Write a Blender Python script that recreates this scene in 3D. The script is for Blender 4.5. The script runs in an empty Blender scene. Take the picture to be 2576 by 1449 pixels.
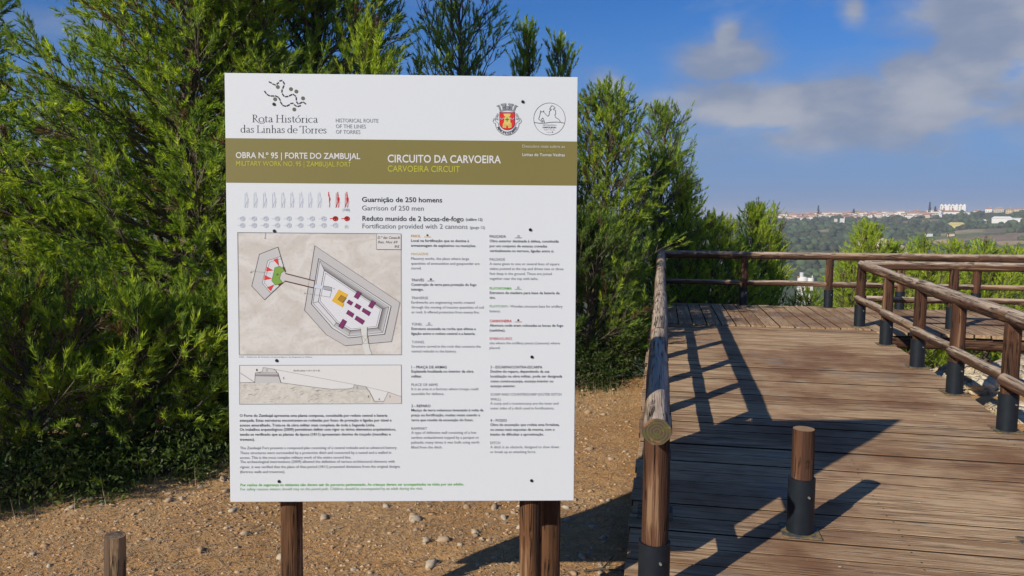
import bpy, bmesh, math, random
import numpy as np
from mathutils import Vector, Matrix, noise

PI = math.pi
C = bpy.context.scene.collection
SC = bpy.context.scene

# ------------------------------------------------------------------ camera
FPX, PCX, PCY = 1910.0, 1288.0, 724.5          # focal length and centre, in units of a picture 2576 wide
PITCH = math.atan((PCY - 541.0) / FPX)
ROLL = 0.0045
CAM = np.array([0.0, 0.0, 1.84])
_F = np.array([0, math.cos(PITCH), -math.sin(PITCH)])
_U0 = np.array([0, math.sin(PITCH), math.cos(PITCH)])
_R0 = np.array([1.0, 0, 0])
_R = _R0 * math.cos(ROLL) + _U0 * math.sin(ROLL)
_U = -_R0 * math.sin(ROLL) + _U0 * math.cos(ROLL)
cam_data = bpy.data.cameras.new('camera')
cam = bpy.data.objects.new('camera', cam_data)
C.objects.link(cam)
cam.matrix_world = Matrix(((_R[0], _U[0], -_F[0], CAM[0]), (_R[1], _U[1], -_F[1], CAM[1]),
                           (_R[2], _U[2], -_F[2], CAM[2]), (0, 0, 0, 1)))
cam_data.sensor_width = 36
cam_data.lens = FPX / 2576 * 36
cam_data.clip_start = 0.05
cam_data.clip_end = 100000
SC.camera = cam


def ray(x, y):
    return _F + _R * (x - PCX) / FPX - _U * (y - PCY) / FPX


# ------------------------------------------------------------------ sun, sky, exposure
SUN_AZ, SUN_EL = math.radians(46), math.radians(28.8)      # shadows fall 46 deg to the right of straight ahead
sun_d = bpy.data.lights.new('sun', 'SUN')
sun = bpy.data.objects.new('sun', sun_d)
C.objects.link(sun)
sdir = Vector((math.sin(SUN_AZ) * math.cos(SUN_EL), math.cos(SUN_AZ) * math.cos(SUN_EL), -math.sin(SUN_EL)))
sun.rotation_euler = sdir.to_track_quat('-Z', 'Y').to_euler()
sun.location = (-10, -10, 12)
sun_d.energy = 5.0
sun_d.angle = math.radians(0.55)
sun_d.color = (1.0, 0.91, 0.76)
SC.view_settings.view_transform = 'Standard'
SC.view_settings.look = 'None'
SC.view_settings.gamma = 1
SC.view_settings.exposure = 0.0
SC.view_settings.use_curve_mapping = False

world = bpy.data.worlds.new('World')
SC.world = world
world.use_nodes = True
wt = world.node_tree
for n in list(wt.nodes):
    wt.nodes.remove(n)


class NT:
    """small node-tree writer"""
    def __init__(self, t):
        self.t = t

    def n(self, kind, **kw):
        nd = self.t.nodes.new(kind)
        for k, v in kw.items():
            setattr(nd, k, v)
        return nd

    def link(self, a, b):
        self.t.links.new(a, b)

    def put(self, sock, v):
        if hasattr(v, 'bl_idname') or hasattr(v, 'is_output'):
            self.t.links.new(v, sock)
        else:
            sock.default_value = v

    def m(self, op, a, b=None, c=None, clamp=False):
        nd = self.n('ShaderNodeMath', operation=op)
        nd.use_clamp = clamp
        self.put(nd.inputs[0], a)
        if b is not None:
            self.put(nd.inputs[1], b)
        if c is not None:
            self.put(nd.inputs[2], c)
        return nd.outputs[0]

    def mix(self, f, a, b, blend='MIX'):
        nd = self.n('ShaderNodeMix', data_type='RGBA')
        nd.blend_type = blend
        self.put(nd.inputs[0], f)
        self.put(nd.inputs[6], a if not isinstance(a, tuple) else (*a, 1)[:4])
        self.put(nd.inputs[7], b if not isinstance(b, tuple) else (*b, 1)[:4])
        return nd.outputs[2]

    def noise(self, vec, scale, detail=4, rough=0.55, dist=0.0):
        nd = self.n('ShaderNodeTexNoise')
        if vec is not None:
            self.link(vec, nd.inputs['Vector'])
        nd.inputs['Scale'].default_value = scale
        nd.inputs['Detail'].default_value = detail
        nd.inputs['Roughness'].default_value = rough
        nd.inputs['Distortion'].default_value = dist
        return nd.outputs['Fac']

    def ss(self, v, a, b, lo=0.0, hi=1.0):
        nd = self.n('ShaderNodeMapRange', interpolation_type='SMOOTHSTEP')
        self.put(nd.inputs[0], v)
        nd.inputs[1].default_value = a
        nd.inputs[2].default_value = b
        nd.inputs[3].default_value = lo
        nd.inputs[4].default_value = hi
        return nd.outputs[0]

    def mapping(self, vec, scale=(1, 1, 1), loc=(0, 0, 0), rot=(0, 0, 0)):
        nd = self.n('ShaderNodeMapping')
        self.link(vec, nd.inputs['Vector'])
        nd.inputs['Scale'].default_value = scale
        nd.inputs['Location'].default_value = loc
        nd.inputs['Rotation'].default_value = rot
        return nd.outputs[0]


w = NT(wt)
sky = w.n('ShaderNodeTexSky', sky_type='NISHITA')
sky.sun_disc = False
sky.sun_elevation = SUN_EL
sky.sun_rotation = PI + SUN_AZ            # the sun stands behind the camera's left shoulder
sky.altitude = 100
sky.air_density = 1.0
sky.dust_density = 0.4
sky.ozone_density = 3.0
tc = w.n('ShaderNodeTexCoord')
sep = w.n('ShaderNodeSeparateXYZ')
w.link(tc.outputs['Generated'], sep.inputs[0])
az = w.m('ARCTAN2', sep.outputs[0], sep.outputs[1])
el = w.m('ARCSINE', sep.outputs[2])


def azel(x, y):
    d = ray(x, y)
    d = d / np.linalg.norm(d)
    return math.atan2(d[0], d[1]), math.asin(d[2])


def blob(x, y, rx, ry, amp):
    a0, e0 = azel(x, y)
    a = w.m('MULTIPLY', w.m('SUBTRACT', az, a0), FPX / rx)
    e = w.m('MULTIPLY', w.m('SUBTRACT', el, e0), FPX / ry)
    r2 = w.m('ADD', w.m('MULTIPLY', a, a), w.m('MULTIPLY', e, e))
    return w.m('MULTIPLY', w.m('POWER', 2.718, w.m('MULTIPLY', r2, -1.0)), amp)


# blue of the sky, tinted towards what the phone recorded
skyc = w.mix(1.0, sky.outputs[0], (0.17, 0.54, 1.0), 'MULTIPLY')
# pale blue-grey veil of sea air low down, all the way round
veil = w.ss(el, -0.02, 0.34, 1.0, 0.0)
veil = w.m('POWER', veil, 1.35)
skyc = w.mix(w.m('MULTIPLY', veil, 0.93), skyc, (1.8, 2.7, 5.05))
# clouds
cv = w.mapping(tc.outputs['Generated'], (1, 1, 2.1))
n1 = w.noise(cv, 8.0, 8, 0.55, 0.1)
n2 = w.noise(w.mapping(tc.outputs['Generated'], (1, 1, 2.1), (3, 1, 0.2)), 1.6, 3, 0.5)
bias = blob(1835, 150, 150, 62, 0.40)
for b in ((1828, 95, 42, 50, 0.34), (1930, 262, 280, 70, 0.46), (2130, 250, 240, 84, 0.46), (2330, 215, 190, 90, 0.44),
          (2470, 150, 130, 130, 0.44), (2560, 60, 190, 150, 0.46), (2640, -60, 300, 160, 0.44), (2148, 25, 40, 52, 0.30), (2760, 230, 400, 150, 0.42),
          (1540, 215, 60, 40, 0.32), (60, 40, 300, 50, 0.22), (2350, 300, 420, 60, 0.42), (2150, 355, 460, 62, 0.33)):
    bias = w.m('MAXIMUM', bias, blob(*b))
general = w.m('MULTIPLY', w.ss(n2, 0.50, 0.68), w.m('MULTIPLY', w.ss(az, 0.55, 0.9), 0.35))
general2 = w.m('MULTIPLY', w.ss(n2, 0.50, 0.68), w.m('MULTIPLY', w.ss(az, -0.6, -1.1), 0.35))
field = w.m('ADD', w.m('MULTIPLY', n1, 0.62), w.m('ADD', bias, w.m('ADD', general, general2)))
n3 = w.noise(cv, 21.0, 6, 0.55, 0.2)
field = w.m('ADD', field, w.m('MULTIPLY', w.m('SUBTRACT', n3, 0.5), 0.16))
mask = w.m('ADD', w.m('MULTIPLY', w.ss(field, 0.36, 0.64), 0.58), w.m('MULTIPLY', w.ss(field, 0.52, 0.66), 0.45))
mask = w.m('MULTIPLY', mask, w.ss(el, 0.02, 0.10))
# soft thin streaks
st = w.noise(w.mapping(tc.outputs['Generated'], (1.2, 1.2, 16), (0, 0, 0), (0, 0.10, 0)), 2.2, 4, 0.5)
stm = w.m('MULTIPLY', w.ss(st, 0.52, 0.78), 0.22)
skyc = w.mix(stm, skyc, (2.2, 3.1, 5.0))
cn = w.noise(cv, 9, 5, 0.5)
ccol = w.mix(w.ss(w.m('ADD', w.m('MULTIPLY', cn, 0.9), w.m('MULTIPLY', field, 0.25)), 0.48, 0.80), (2.35, 2.85, 4.05), (4.2, 4.4, 5.0))
skyc = w.mix(w.m('MULTIPLY', mask, 0.92), skyc, ccol)
bg = w.n('ShaderNodeBackground')
w.link(skyc, bg.inputs[0])
bg.inputs[1].default_value = 0.1
wo = w.n('ShaderNodeOutputWorld')
w.link(bg.outputs[0], wo.inputs[0])

# ------------------------------------------------------------------ helpers
M = {}


def mat(name):
    m = bpy.data.materials.new(name)
    m.use_nodes = True
    t = m.node_tree
    for n in list(t.nodes):
        t.nodes.remove(n)
    k = NT(t)
    out = k.n('ShaderNodeOutputMaterial')
    M[name] = m
    return m, k, out


def principled(k, out, col, rough=0.8, spec=0.3, bump=None, bstr=0.4, bdist=0.01, metal=0.0):
    p = k.n('ShaderNodeBsdfPrincipled')
    k.put(p.inputs['Base Color'], col if not isinstance(col, tuple) else (*col, 1))
    k.put(p.inputs['Roughness'], rough)
    p.inputs['Specular IOR Level'].default_value = spec
    p.inputs['Metallic'].default_value = metal
    if bump is not None:
        b = k.n('ShaderNodeBump')
        b.inputs['Strength'].default_value = bstr
        b.inputs['Distance'].default_value = bdist
        k.link(bump, b.inputs['Height'])
        k.link(b.outputs[0], p.inputs['Normal'])
    k.link(p.outputs[0], out.inputs[0])
    return p


def tag(o, label=None, cat=None, group=None, kind=None):
    if label: o['label'] = label
    if cat: o['category'] = cat
    if group: o['group'] = group
    if kind: o['kind'] = kind
    return o


def empty(name, loc=(0, 0, 0), rz=0.0):
    o = bpy.data.objects.new(name, None)
    C.objects.link(o)
    o.location = loc
    o.rotation_euler = (0, 0, rz)
    o.empty_display_size = 0.1
    return o


def link_mesh(name, me, parent=None, mx=None, mats=()):
    for m in mats:
        me.materials.append(M[m] if isinstance(m, str) else m)
    o = bpy.data.objects.new(name, me)
    C.objects.link(o)
    if parent is not None:
        o.parent = parent
    if mx is not None:
        o.matrix_local = mx
    return o


def np_mesh(name, verts, faces, color=None, smooth=False, mat_idx=None):
    """verts (N,3); faces (M,k) int array with constant k"""
    me = bpy.data.meshes.new(name)
    verts = np.asarray(verts, np.float32)
    faces = np.asarray(faces, np.int32)
    nf, k = faces.shape
    me.vertices.add(len(verts))
    me.vertices.foreach_set('co', verts.ravel())
    me.loops.add(nf * k)
    me.loops.foreach_set('vertex_index', faces.ravel())
    me.polygons.add(nf)
    me.polygons.foreach_set('loop_start', np.arange(0, nf * k, k, dtype=np.int32))
    me.polygons.foreach_set('loop_total', np.full(nf, k, np.int32))
    if smooth:
        me.polygons.foreach_set('use_smooth', np.ones(nf, bool))
    if mat_idx is not None:
        me.polygons.foreach_set('material_index', np.asarray(mat_idx, np.int32))
    me.update(calc_edges=True)
    if color is not None:
        a = me.color_attributes.new('tint', 'FLOAT_COLOR', 'POINT')
        c = np.ones((len(verts), 4), np.float32)
        c[:, :3] = color
        a.data.foreach_set('color', c.ravel())
    return me


def box_me(name, x0, x1, y0, y1, z0, z1, ch=0.0):
    """box, upper edges chamfered by ch"""
    bm = bmesh.new()
    vs = [bm.verts.new(p) for p in ((x0, y0, z0), (x1, y0, z0), (x1, y1, z0), (x0, y1, z0),
                                    (x0, y0, z1), (x1, y0, z1), (x1, y1, z1), (x0, y1, z1))]
    for f in ((0, 3, 2, 1), (4, 5, 6, 7), (0, 1, 5, 4), (1, 2, 6, 5), (2, 3, 7, 6), (3, 0, 4, 7)):
        bm.faces.new([vs[i] for i in f])
    if ch > 0:
        bmesh.ops.bevel(bm, geom=bm.edges[:], offset=ch, segments=1, affect='EDGES')
    me = bpy.data.meshes.new(name)
    bm.to_mesh(me)
    bm.free()
    return me


RNG = np.random.default_rng(7)


def frame_of(d):
    d = Vector(d).normalized()
    return d.to_track_quat('Z', 'Y').to_matrix()


def log_me(name, length, r0, r1, seed=0, sides=20, rings=10, rough=0.004, cap_mat=1, bend=0.01):
    """an uneven round pole along local Z with its own end faces"""
    vs, fs, mi = [], [], []
    for i in range(rings + 1):
        t = i / rings
        z = t * length
        r = r0 + (r1 - r0) * t
        bx = bend * math.sin(t * PI) * math.cos(seed)
        by = bend * math.sin(t * PI) * math.sin(seed)
        for j in range(sides):
            a = j / sides * 2 * PI
            d = noise.noise(Vector((math.cos(a) * 1.3, math.sin(a) * 1.3, z * 1.8 + seed * 7.3))) * rough * 2
            d += noise.noise(Vector((math.cos(a) * 4, math.sin(a) * 4, z * 5 + seed * 3.1))) * rough
            rr = r + d
            if i in (0, rings):
                rr *= 0.97
            vs.append((bx + rr * math.cos(a), by + rr * math.sin(a), z))
    for i in range(rings):
        for j in range(sides):
            a, b = i * sides + j, i * sides + (j + 1) % sides
            fs.append((a, b, b + sides, a + sides))
            mi.append(0)
    nv = len(vs)
    vs += vs[:sides] + vs[rings * sides:rings * sides + sides]
    fs.append(tuple(range(nv + sides - 1, nv - 1, -1)))
    fs.append(tuple(range(nv + sides, nv + 2 * sides)))
    mi += [cap_mat, cap_mat]
    me = bpy.data.meshes.new(name)
    me.from_pydata(vs, [], fs)
    me.polygons.foreach_set('material_index', mi)
    me.polygons.foreach_set('use_smooth', [True] * (rings * sides) + [False, False])
    me.update()
    return me


def put_log(name, p0, p1, r0, r1, parent, seed=0, mats=('weathered_log', 'end_grain'), inv=None, want_mx=False, **kw):
    p0, p1 = Vector(p0), Vector(p1)
    me = log_me(name, (p1 - p0).length, r0, r1, seed, **kw)
    mx = Matrix.Translation(p0) @ frame_of(p1 - p0).to_4x4()
    if inv is not None:
        mx = inv @ mx
    o = link_mesh(name, me, parent, mx, mats)
    return (o, mx) if want_mx else o


def ico(sub):
    bm = bmesh.new()
    bmesh.ops.create_icosphere(bm, subdivisions=sub, radius=1)
    v = np.array([x.co[:] for x in bm.verts])
    f = np.array([[q.index for q in x.verts] for x in bm.faces])
    bm.free()
    return v, f


# ------------------------------------------------------------------ materials
# weathered round timber: brown stain left, greyed on the upper side where rain and sun wear it
def timber(name, brown, dark, grey, topwear=0.75, stretch=1.0, palef=0.7):
    m, k, out = mat(name)
    t = k.n('ShaderNodeTexCoord')
    oi = k.n('ShaderNodeObjectInfo')
    add = k.n('ShaderNodeVectorMath', operation='ADD')
    sc = k.n('ShaderNodeVectorMath', operation='SCALE')
    cmb = k.n('ShaderNodeCombineXYZ')
    for i in range(3):
        k.link(oi.outputs['Random'], cmb.inputs[i])
    k.link(cmb.outputs[0], sc.inputs[0])
    sc.inputs['Scale'].default_value = 17.0
    k.link(t.outputs['Object'], add.inputs[0])
    k.link(sc.outputs[0], add.inputs[1])
    v = add.outputs[0]
    grain = k.noise(k.mapping(v, (40, 40, 2.2 * stretch)), 1.0, 6, 0.6, 0.3)
    streak = k.noise(k.mapping(v, (14, 14, 0.8 * stretch)), 1.0, 4, 0.6, 0.5)
    patch = k.noise(v, 3.5, 4, 0.6)
    col = k.mix(k.ss(streak, 0.35, 0.65), dark, brown)
    g = k.n('ShaderNodeNewGeometry')
    s = k.n('ShaderNodeSeparateXYZ')
    k.link(g.outputs['Normal'], s.inputs[0])
    up = k.ss(k.m('ADD', s.outputs[2], k.m('MULTIPLY', k.m('SUBTRACT', patch, 0.5), 1.3)), 0.05, 0.9)
    bare = k.m('MULTIPLY', up, k.ss(grain, 0.30, 0.62, 0.35, 1.0))
    col = k.mix(k.m('MULTIPLY', bare, topwear), col, grey)
    pale = k.m('MULTIPLY', k.ss(streak, 0.55, 0.63), k.ss(grain, 0.42, 0.56))
    col = k.mix(k.m('MULTIPLY', pale, palef), col, (0.38, 0.26, 0.15))
    col = k.mix(k.m('MULTIPLY', k.ss(grain, 0.40, 0.28), 0.7), col, tuple(c * 0.25 for c in dark))
    ck = k.noise(k.mapping(v, (30, 30, 1.3 * stretch), (3, 7, 1)), 1.0, 3, 0.5, 0.6)
    crack = k.ss(k.m('ABSOLUTE', k.m('SUBTRACT', ck, 0.5)), 0.0, 0.035)
    where = k.ss(patch, 0.42, 0.56)
    cf = k.m('MULTIPLY', k.m('SUBTRACT', 1.0, crack), where)
    col = k.mix(k.m('MULTIPLY', cf, 0.85), col, tuple(c * 0.16 for c in dark))
    h = k.m('SUBTRACT', k.m('ADD', grain, k.m('MULTIPLY', streak, 0.7)), cf)
    principled(k, out, col, 0.78, 0.25, h, 1.0, 0.012)


timber('weathered_log', (0.135, 0.068, 0.040), (0.065, 0.034, 0.022), (0.56, 0.45, 0.35), 0.95)
timber('brown_post', (0.112, 0.050, 0.028), (0.052, 0.025, 0.015), (0.22, 0.15, 0.09), 0.4, 1.0, 0.42)
timber('board_post', (0.145, 0.065, 0.028), (0.055, 0.028, 0.015), (0.20, 0.13, 0.07), 0.3)
timber('stump_wood', (0.13, 0.085, 0.055), (0.05, 0.034, 0.024), (0.20, 0.15, 0.11), 0.7)

m, k, out = mat('end_grain')
t = k.n('ShaderNodeTexCoord')
wv = k.n('ShaderNodeTexWave', wave_type='RINGS', rings_direction='Z')
k.link(t.outputs['Object'], wv.inputs['Vector'])
wv.inputs['Scale'].default_value = 22
wv.inputs['Distortion'].default_value = 2.5
ln = k.noise(t.outputs['Object'], 22, 5, 0.65)
ln2 = k.noise(k.mapping(t.outputs['Object'], (1, 1, 1), (4, 2, 1)), 14, 4, 0.6)
c = k.mix(k.m('MULTIPLY', wv.outputs['Fac'], 0.9), (0.11, 0.085, 0.05), (0.06, 0.045, 0.03))
c = k.mix(k.m('MULTIPLY', k.ss(ln, 0.46, 0.62), 0.75), c, (0.085, 0.09, 0.028))
c = k.mix(k.ss(ln2, 0.56, 0.66), c, (0.26, 0.13, 0.06))
principled(k, out, c, 0.9, 0.2, ln, 0.5, 0.004)

m, k, out = mat('cut_top')
t = k.n('ShaderNodeTexCoord')
ln = k.noise(t.outputs['Object'], 30, 5, 0.6)
principled(k, out, k.mix(ln, (0.20, 0.12, 0.07), (0.42, 0.28, 0.16)), 0.85, 0.2, ln, 0.4, 0.004)

m, k, out = mat('steel_paint')
t = k.n('ShaderNodeTexCoord')
ln = k.noise(t.outputs['Object'], 14, 4, 0.6)
principled(k, out, k.mix(k.ss(ln, 0.35, 0.7), (0.008, 0.012, 0.018), (0.012, 0.017, 0.024)), 0.5, 0.3, ln, 0.05, 0.001)

m, k, out = mat('plate_steel')
t = k.n('ShaderNodeTexCoord')
ln = k.noise(t.outputs['Object'], 28, 4, 0.6)
principled(k, out, k.mix(k.ss(ln, 0.45, 0.6), (0.07, 0.075, 0.08), (0.24, 0.17, 0.06)), 0.65, 0.4, ln, 0.3, 0.003)

m, k, out = mat('galvanised')
principled(k, out, (0.45, 0.43, 0.40), 0.4, 0.5, metal=0.7)

# planks of the walkway
m, k, out = mat('plank_wood')
t = k.n('ShaderNodeTexCoord')
oi = k.n('ShaderNodeObjectInfo')
cmb = k.n('ShaderNodeCombineXYZ')
for i in range(3):
    k.link(oi.outputs['Random'], cmb.inputs[i])
sc = k.n('ShaderNodeVectorMath', operation='SCALE')
k.link(cmb.outputs[0], sc.inputs[0])
sc.inputs['Scale'].default_value = 31.0
add = k.n('ShaderNodeVectorMath', operation='ADD')
k.link(t.outputs['Object'], add.inputs[0])
k.link(sc.outputs[0], add.inputs[1])
v = add.outputs[0]
fine = k.noise(k.mapping(v, (3.0, 70, 30)), 1.0, 6, 0.62, 0.4)
mid = k.noise(k.mapping(v, (1.3, 22, 9)), 1.0, 5, 0.6, 0.6)
g = k.n('ShaderNodeNewGeometry')
big = k.noise(g.outputs['Position'], 0.9, 4, 0.6)
big2 = k.noise(k.mapping(g.outputs['Position'], (1, 1, 1), (11, 5, 0)), 1.7, 4, 0.6)
rnd = oi.outputs['Random']
c = k.mix(rnd, (0.27, 0.158, 0.084), (0.47, 0.315, 0.182))
c = k.mix(k.m('MULTIPLY', k.ss(mid, 0.44, 0.60), 0.75), c, (0.60, 0.44, 0.28))
red = k.m('MULTIPLY', k.ss(k.m('ADD', k.m('MULTIPLY', big, 0.7), k.m('MULTIPLY', mid, 0.35)), 0.50, 0.64), 0.80)
c = k.mix(red, c, (0.18, 0.078, 0.040))
c = k.mix(k.m('MULTIPLY', k.ss(big2, 0.56, 0.74), 0.6), c, (0.29, 0.255, 0.225))
c = k.mix(k.m('MULTIPLY', k.ss(fine, 0.49, 0.34), 0.85), c, (0.10, 0.060, 0.038))
spk = k.noise(v, 55, 2, 0.5)
c = k.mix(k.m('MULTIPLY', k.ss(spk, 0.70, 0.76), 0.6), c, (0.5, 0.48, 0.42))
h = k.m('ADD', fine, k.m('MULTIPLY', mid, 0.6))
principled(k, out, c, 0.82, 0.2, h, 1.0, 0.008)

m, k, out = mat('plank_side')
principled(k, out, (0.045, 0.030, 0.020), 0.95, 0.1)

# sign
m, k, out = mat('sign_white')
t = k.n('ShaderNodeTexCoord')
ln = k.noise(t.outputs['Object'], 2.2, 4, 0.6)
principled(k, out, k.mix(k.m('MULTIPLY', ln, 0.5), (0.63, 0.68, 0.73), (0.60, 0.64, 0.69)), 0.42, 0.4)
m, k, out = mat('sign_edge')
principled(k, out, (0.30, 0.30, 0.30), 0.6, 0.3)
m, k, out = mat('print_ink')
a = k.n('ShaderNodeAttribute', attribute_name='tint')
principled(k, out, a.outputs['Color'], 0.45, 0.35)
m, k, out = mat('olive_ink')
t = k.n('ShaderNodeTexCoord')
ln = k.noise(t.outputs['Object'], 3, 4, 0.6)
principled(k, out, k.mix(ln, (0.180, 0.160, 0.046), (0.205, 0.178, 0.058)), 0.42, 0.4)
m, k, out = mat('map_paper')
t = k.n('ShaderNodeTexCoord')
a1 = k.noise(k.mapping(t.outputs['Object'], (1, 1, 1.6), (0, 0, 0), (0, 0.6, 0)), 6, 6, 0.6, 1.2)
a2 = k.noise(t.outputs['Object'], 60, 3, 0.6)
c = k.mix(k.ss(a1, 0.35, 0.65), (0.50, 0.48, 0.455), (0.60, 0.59, 0.58))
c = k.mix(k.m('MULTIPLY', k.ss(a2, 0.5, 0.75), 0.3), c, (0.33, 0.29, 0.26))
principled(k, out, c, 0.5, 0.3)
m, k, out = mat('rock_paper')
t = k.n('ShaderNodeTexCoord')
a1 = k.noise(t.outputs['Object'], 30, 5, 0.6, 1.2)
principled(k, out, k.mix(k.ss(a1, 0.4, 0.6), (0.50, 0.49, 0.45), (0.57, 0.565, 0.53)), 0.5, 0.3)

# ground
m, k, out = mat('earth')
g = k.n('ShaderNodeNewGeometry')
P_ = g.outputs['Position']
n1_ = k.noise(P_, 1.1, 5, 0.6)
n2_ = k.noise(P_, 9, 6, 0.7)
n3_ = k.noise(P_, 55, 5, 0.7)
n4_ = k.noise(P_, 160, 3, 0.6)
c = k.mix(k.ss(n1_, 0.35, 0.65), (0.60, 0.330, 0.135), (0.72, 0.450, 0.215))
c = k.mix(k.m('MULTIPLY', k.ss(n2_, 0.42, 0.62), 0.6), c, (0.48, 0.28, 0.13))
c = k.mix(k.m('MULTIPLY', k.ss(n3_, 0.54, 0.64), 0.6), c, (0.22, 0.135, 0.07))
c = k.mix(k.m('MULTIPLY', k.ss(n4_, 0.60, 0.68), 0.7), c, (0.56, 0.45, 0.31))
h = k.m('ADD', k.m('MULTIPLY', n3_, 1.0), k.m('ADD', k.m('MULTIPLY', n2_, 2.0), k.m('MULTIPLY', n4_, 0.5)))
principled(k, out, c, 0.95, 0.1, h, 0.9, 0.025)

m, k, out = mat('far_land')
a = k.n('ShaderNodeAttribute', attribute_name='tint')
g = k.n('ShaderNodeNewGeometry')
n1_ = k.noise(g.outputs['Position'], 0.018, 6, 0.7)
n2_ = k.noise(g.outputs['Position'], 0.12, 5, 0.7)
c = k.mix(k.m('MULTIPLY', k.ss(n1_, 0.4, 0.6), 0.30), a.outputs['Color'], (0.06, 0.075, 0.036))
c = k.mix(k.m('MULTIPLY', k.ss(n2_, 0.50, 0.62), 0.35), c, (0.035, 0.046, 0.023))
principled(k, out, c, 0.95, 0.1)

m, k, out = mat('sea_water')
principled(k, out, (0.02, 0.05, 0.10), 0.35, 0.5)

m, k, out = mat('scrub')
a = k.n('ShaderNodeAttribute', attribute_name='tint')
principled(k, out, a.outputs['Color'], 0.9, 0.1)

m, k, out = mat('pale_stone')
oi = k.n('ShaderNodeObjectInfo')
t = k.n('ShaderNodeTexCoord')
n1_ = k.noise(t.outputs['Object'], 25, 4, 0.6)
c = k.mix(oi.outputs['Random'], (0.50, 0.43, 0.33), (0.40, 0.27, 0.16))
c = k.mix(k.m('MULTIPLY', k.ss(n1_, 0.45, 0.65), 0.5), c, (0.30, 0.24, 0.17))
principled(k, out, c, 0.9, 0.15, n1_, 0.4, 0.01)

m, k, out = mat('gravel')
a = k.n('ShaderNodeAttribute', attribute_name='tint')
principled(k, out, a.outputs['Color'], 0.92, 0.12)

m, k, out = mat('limestone')
g = k.n('ShaderNodeNewGeometry')
P_ = g.outputs['Position']
n1_ = k.noise(P_, 1.8, 5, 0.65)
n2_ = k.noise(P_, 9, 6, 0.7, 0.8)
vo = k.n('ShaderNodeTexVoronoi', feature='DISTANCE_TO_EDGE')
k.link(P_, vo.inputs['Vector'])
vo.inputs['Scale'].default_value = 7
c = k.mix(k.ss(n1_, 0.4, 0.62), (0.76, 0.66, 0.48), (0.62, 0.50, 0.33))
c = k.mix(k.m('MULTIPLY', k.ss(n2_, 0.54, 0.64), 0.75), c, (0.34, 0.17, 0.07))
c = k.mix(k.m('MULTIPLY', k.ss(n2_, 0.40, 0.32), 0.6), c, (0.22, 0.17, 0.12))
h = k.m('ADD', k.m('MULTIPLY', n2_, 1.5), k.m('MULTIPLY', k.ss(vo.outputs['Distance'], 0.0, 0.12), 0.6))
principled(k, out, c, 0.92, 0.12, h, 1.0, 0.05)


def leafmat(name, trans=0.48, rough=0.5):
    m, k, out = mat(name)
    a = k.n('ShaderNodeAttribute', attribute_name='tint')
    p = k.n('ShaderNodeBsdfPrincipled')
    k.link(a.outputs['Color'], p.inputs['Base Color'])
    p.inputs['Roughness'].default_value = rough
    p.inputs['Specular IOR Level'].default_value = 0.35
    tr = k.n('ShaderNodeBsdfTranslucent')
    k.link(k.mix(1.0, a.outputs['Color'], (1.2, 1.25, 0.6), 'MULTIPLY'), tr.inputs['Color'])
    mx = k.n('ShaderNodeMixShader')
    mx.inputs[0].default_value = trans
    k.link(p.outputs[0], mx.inputs[1])
    k.link(tr.outputs[0], mx.inputs[2])
    k.link(mx.outputs[0], out.inputs[0])


leafmat('needles')
m, k, out = mat('bark')
g = k.n('ShaderNodeNewGeometry')
n1_ = k.noise(g.outputs['Position'], 18, 5, 0.7)
principled(k, out, k.mix(n1_, (0.07, 0.052, 0.04), (0.20, 0.16, 0.12)), 0.9, 0.15, n1_, 0.6, 0.01)
m, k, out = mat('dry_grass')
a = k.n('ShaderNodeAttribute', attribute_name='tint')
principled(k, out, a.outputs['Color'], 0.8, 0.2)

for nm, col in (('wall_white', (0.74, 0.73, 0.70)), ('wall_cream', (0.62, 0.50, 0.30)), ('wall_pale', (0.60, 0.55, 0.48)),
                ('wall_yellow', (0.62, 0.52, 0.20)), ('roof_tile', (0.40, 0.20, 0.125)), ('roof_pale', (0.46, 0.31, 0.23)),
                ('window_dark', (0.05, 0.055, 0.06)), ('roof_grey', (0.36, 0.36, 0.36)), ('cone_dark', (0.02, 0.03, 0.02)),
                ('tank_grey', (0.55, 0.57, 0.58)), ('roof_yellow', (0.50, 0.52, 0.12)), ('brick_red', (0.36, 0.09, 0.05)),
                ('cone_brown', (0.10, 0.055, 0.035))):
    m, k, out = mat(nm)
    g = k.n('ShaderNodeNewGeometry')
    n1_ = k.noise(g.outputs['Position'], 0.6, 3, 0.6)
    principled(k, out, k.mix(n1_, tuple(x * 0.9 for x in col), tuple(min(1, x * 1.08) for x in col)), 0.85, 0.2)

# ------------------------------------------------------------------ lie of the land
YAW = math.atan((1663 - 1288) / FPX)           # the walkway runs 11 degrees to the right of the view
UU = np.array([math.sin(YAW), math.cos(YAW)])
VV = np.array([math.cos(YAW), -math.sin(YAW)])
SLOPE, U0_, ZL, UL = 0.0378, 3.4, 0.295, 11.2


def deck_z(u):
    return SLOPE * (u - U0_) if u < UL else ZL


def W(u, v, h=0.0):
    """point over the deck: u along the walkway, v across it, h above the planks"""
    p = UU * u + VV * v
    return Vector((p[0], p[1], deck_z(u) + h))


CX = np.array([-40, -9, -4.4, -3.3, -2.2, 0.69, 1.48, 3.4, 6.0, 9.0, 14, 40.0])
CY = np.array([7, 5.2, 5.5, 5.7, 6.6, 8.15, 8.5, 9.0, 8.9, 8.6, 7.5, 2.0])
_SKX = np.array([-3000, 1500, 1790, 1905, 1925, 2000, 2150, 2300, 2400, 2576, 2900, 4500.])
_SKY = np.array([552, 551, 550.5, 550.5, 547, 543.5, 541.5, 539.5, 536, 529, 528, 540.])
RIDGE_D = 1500.0


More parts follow.
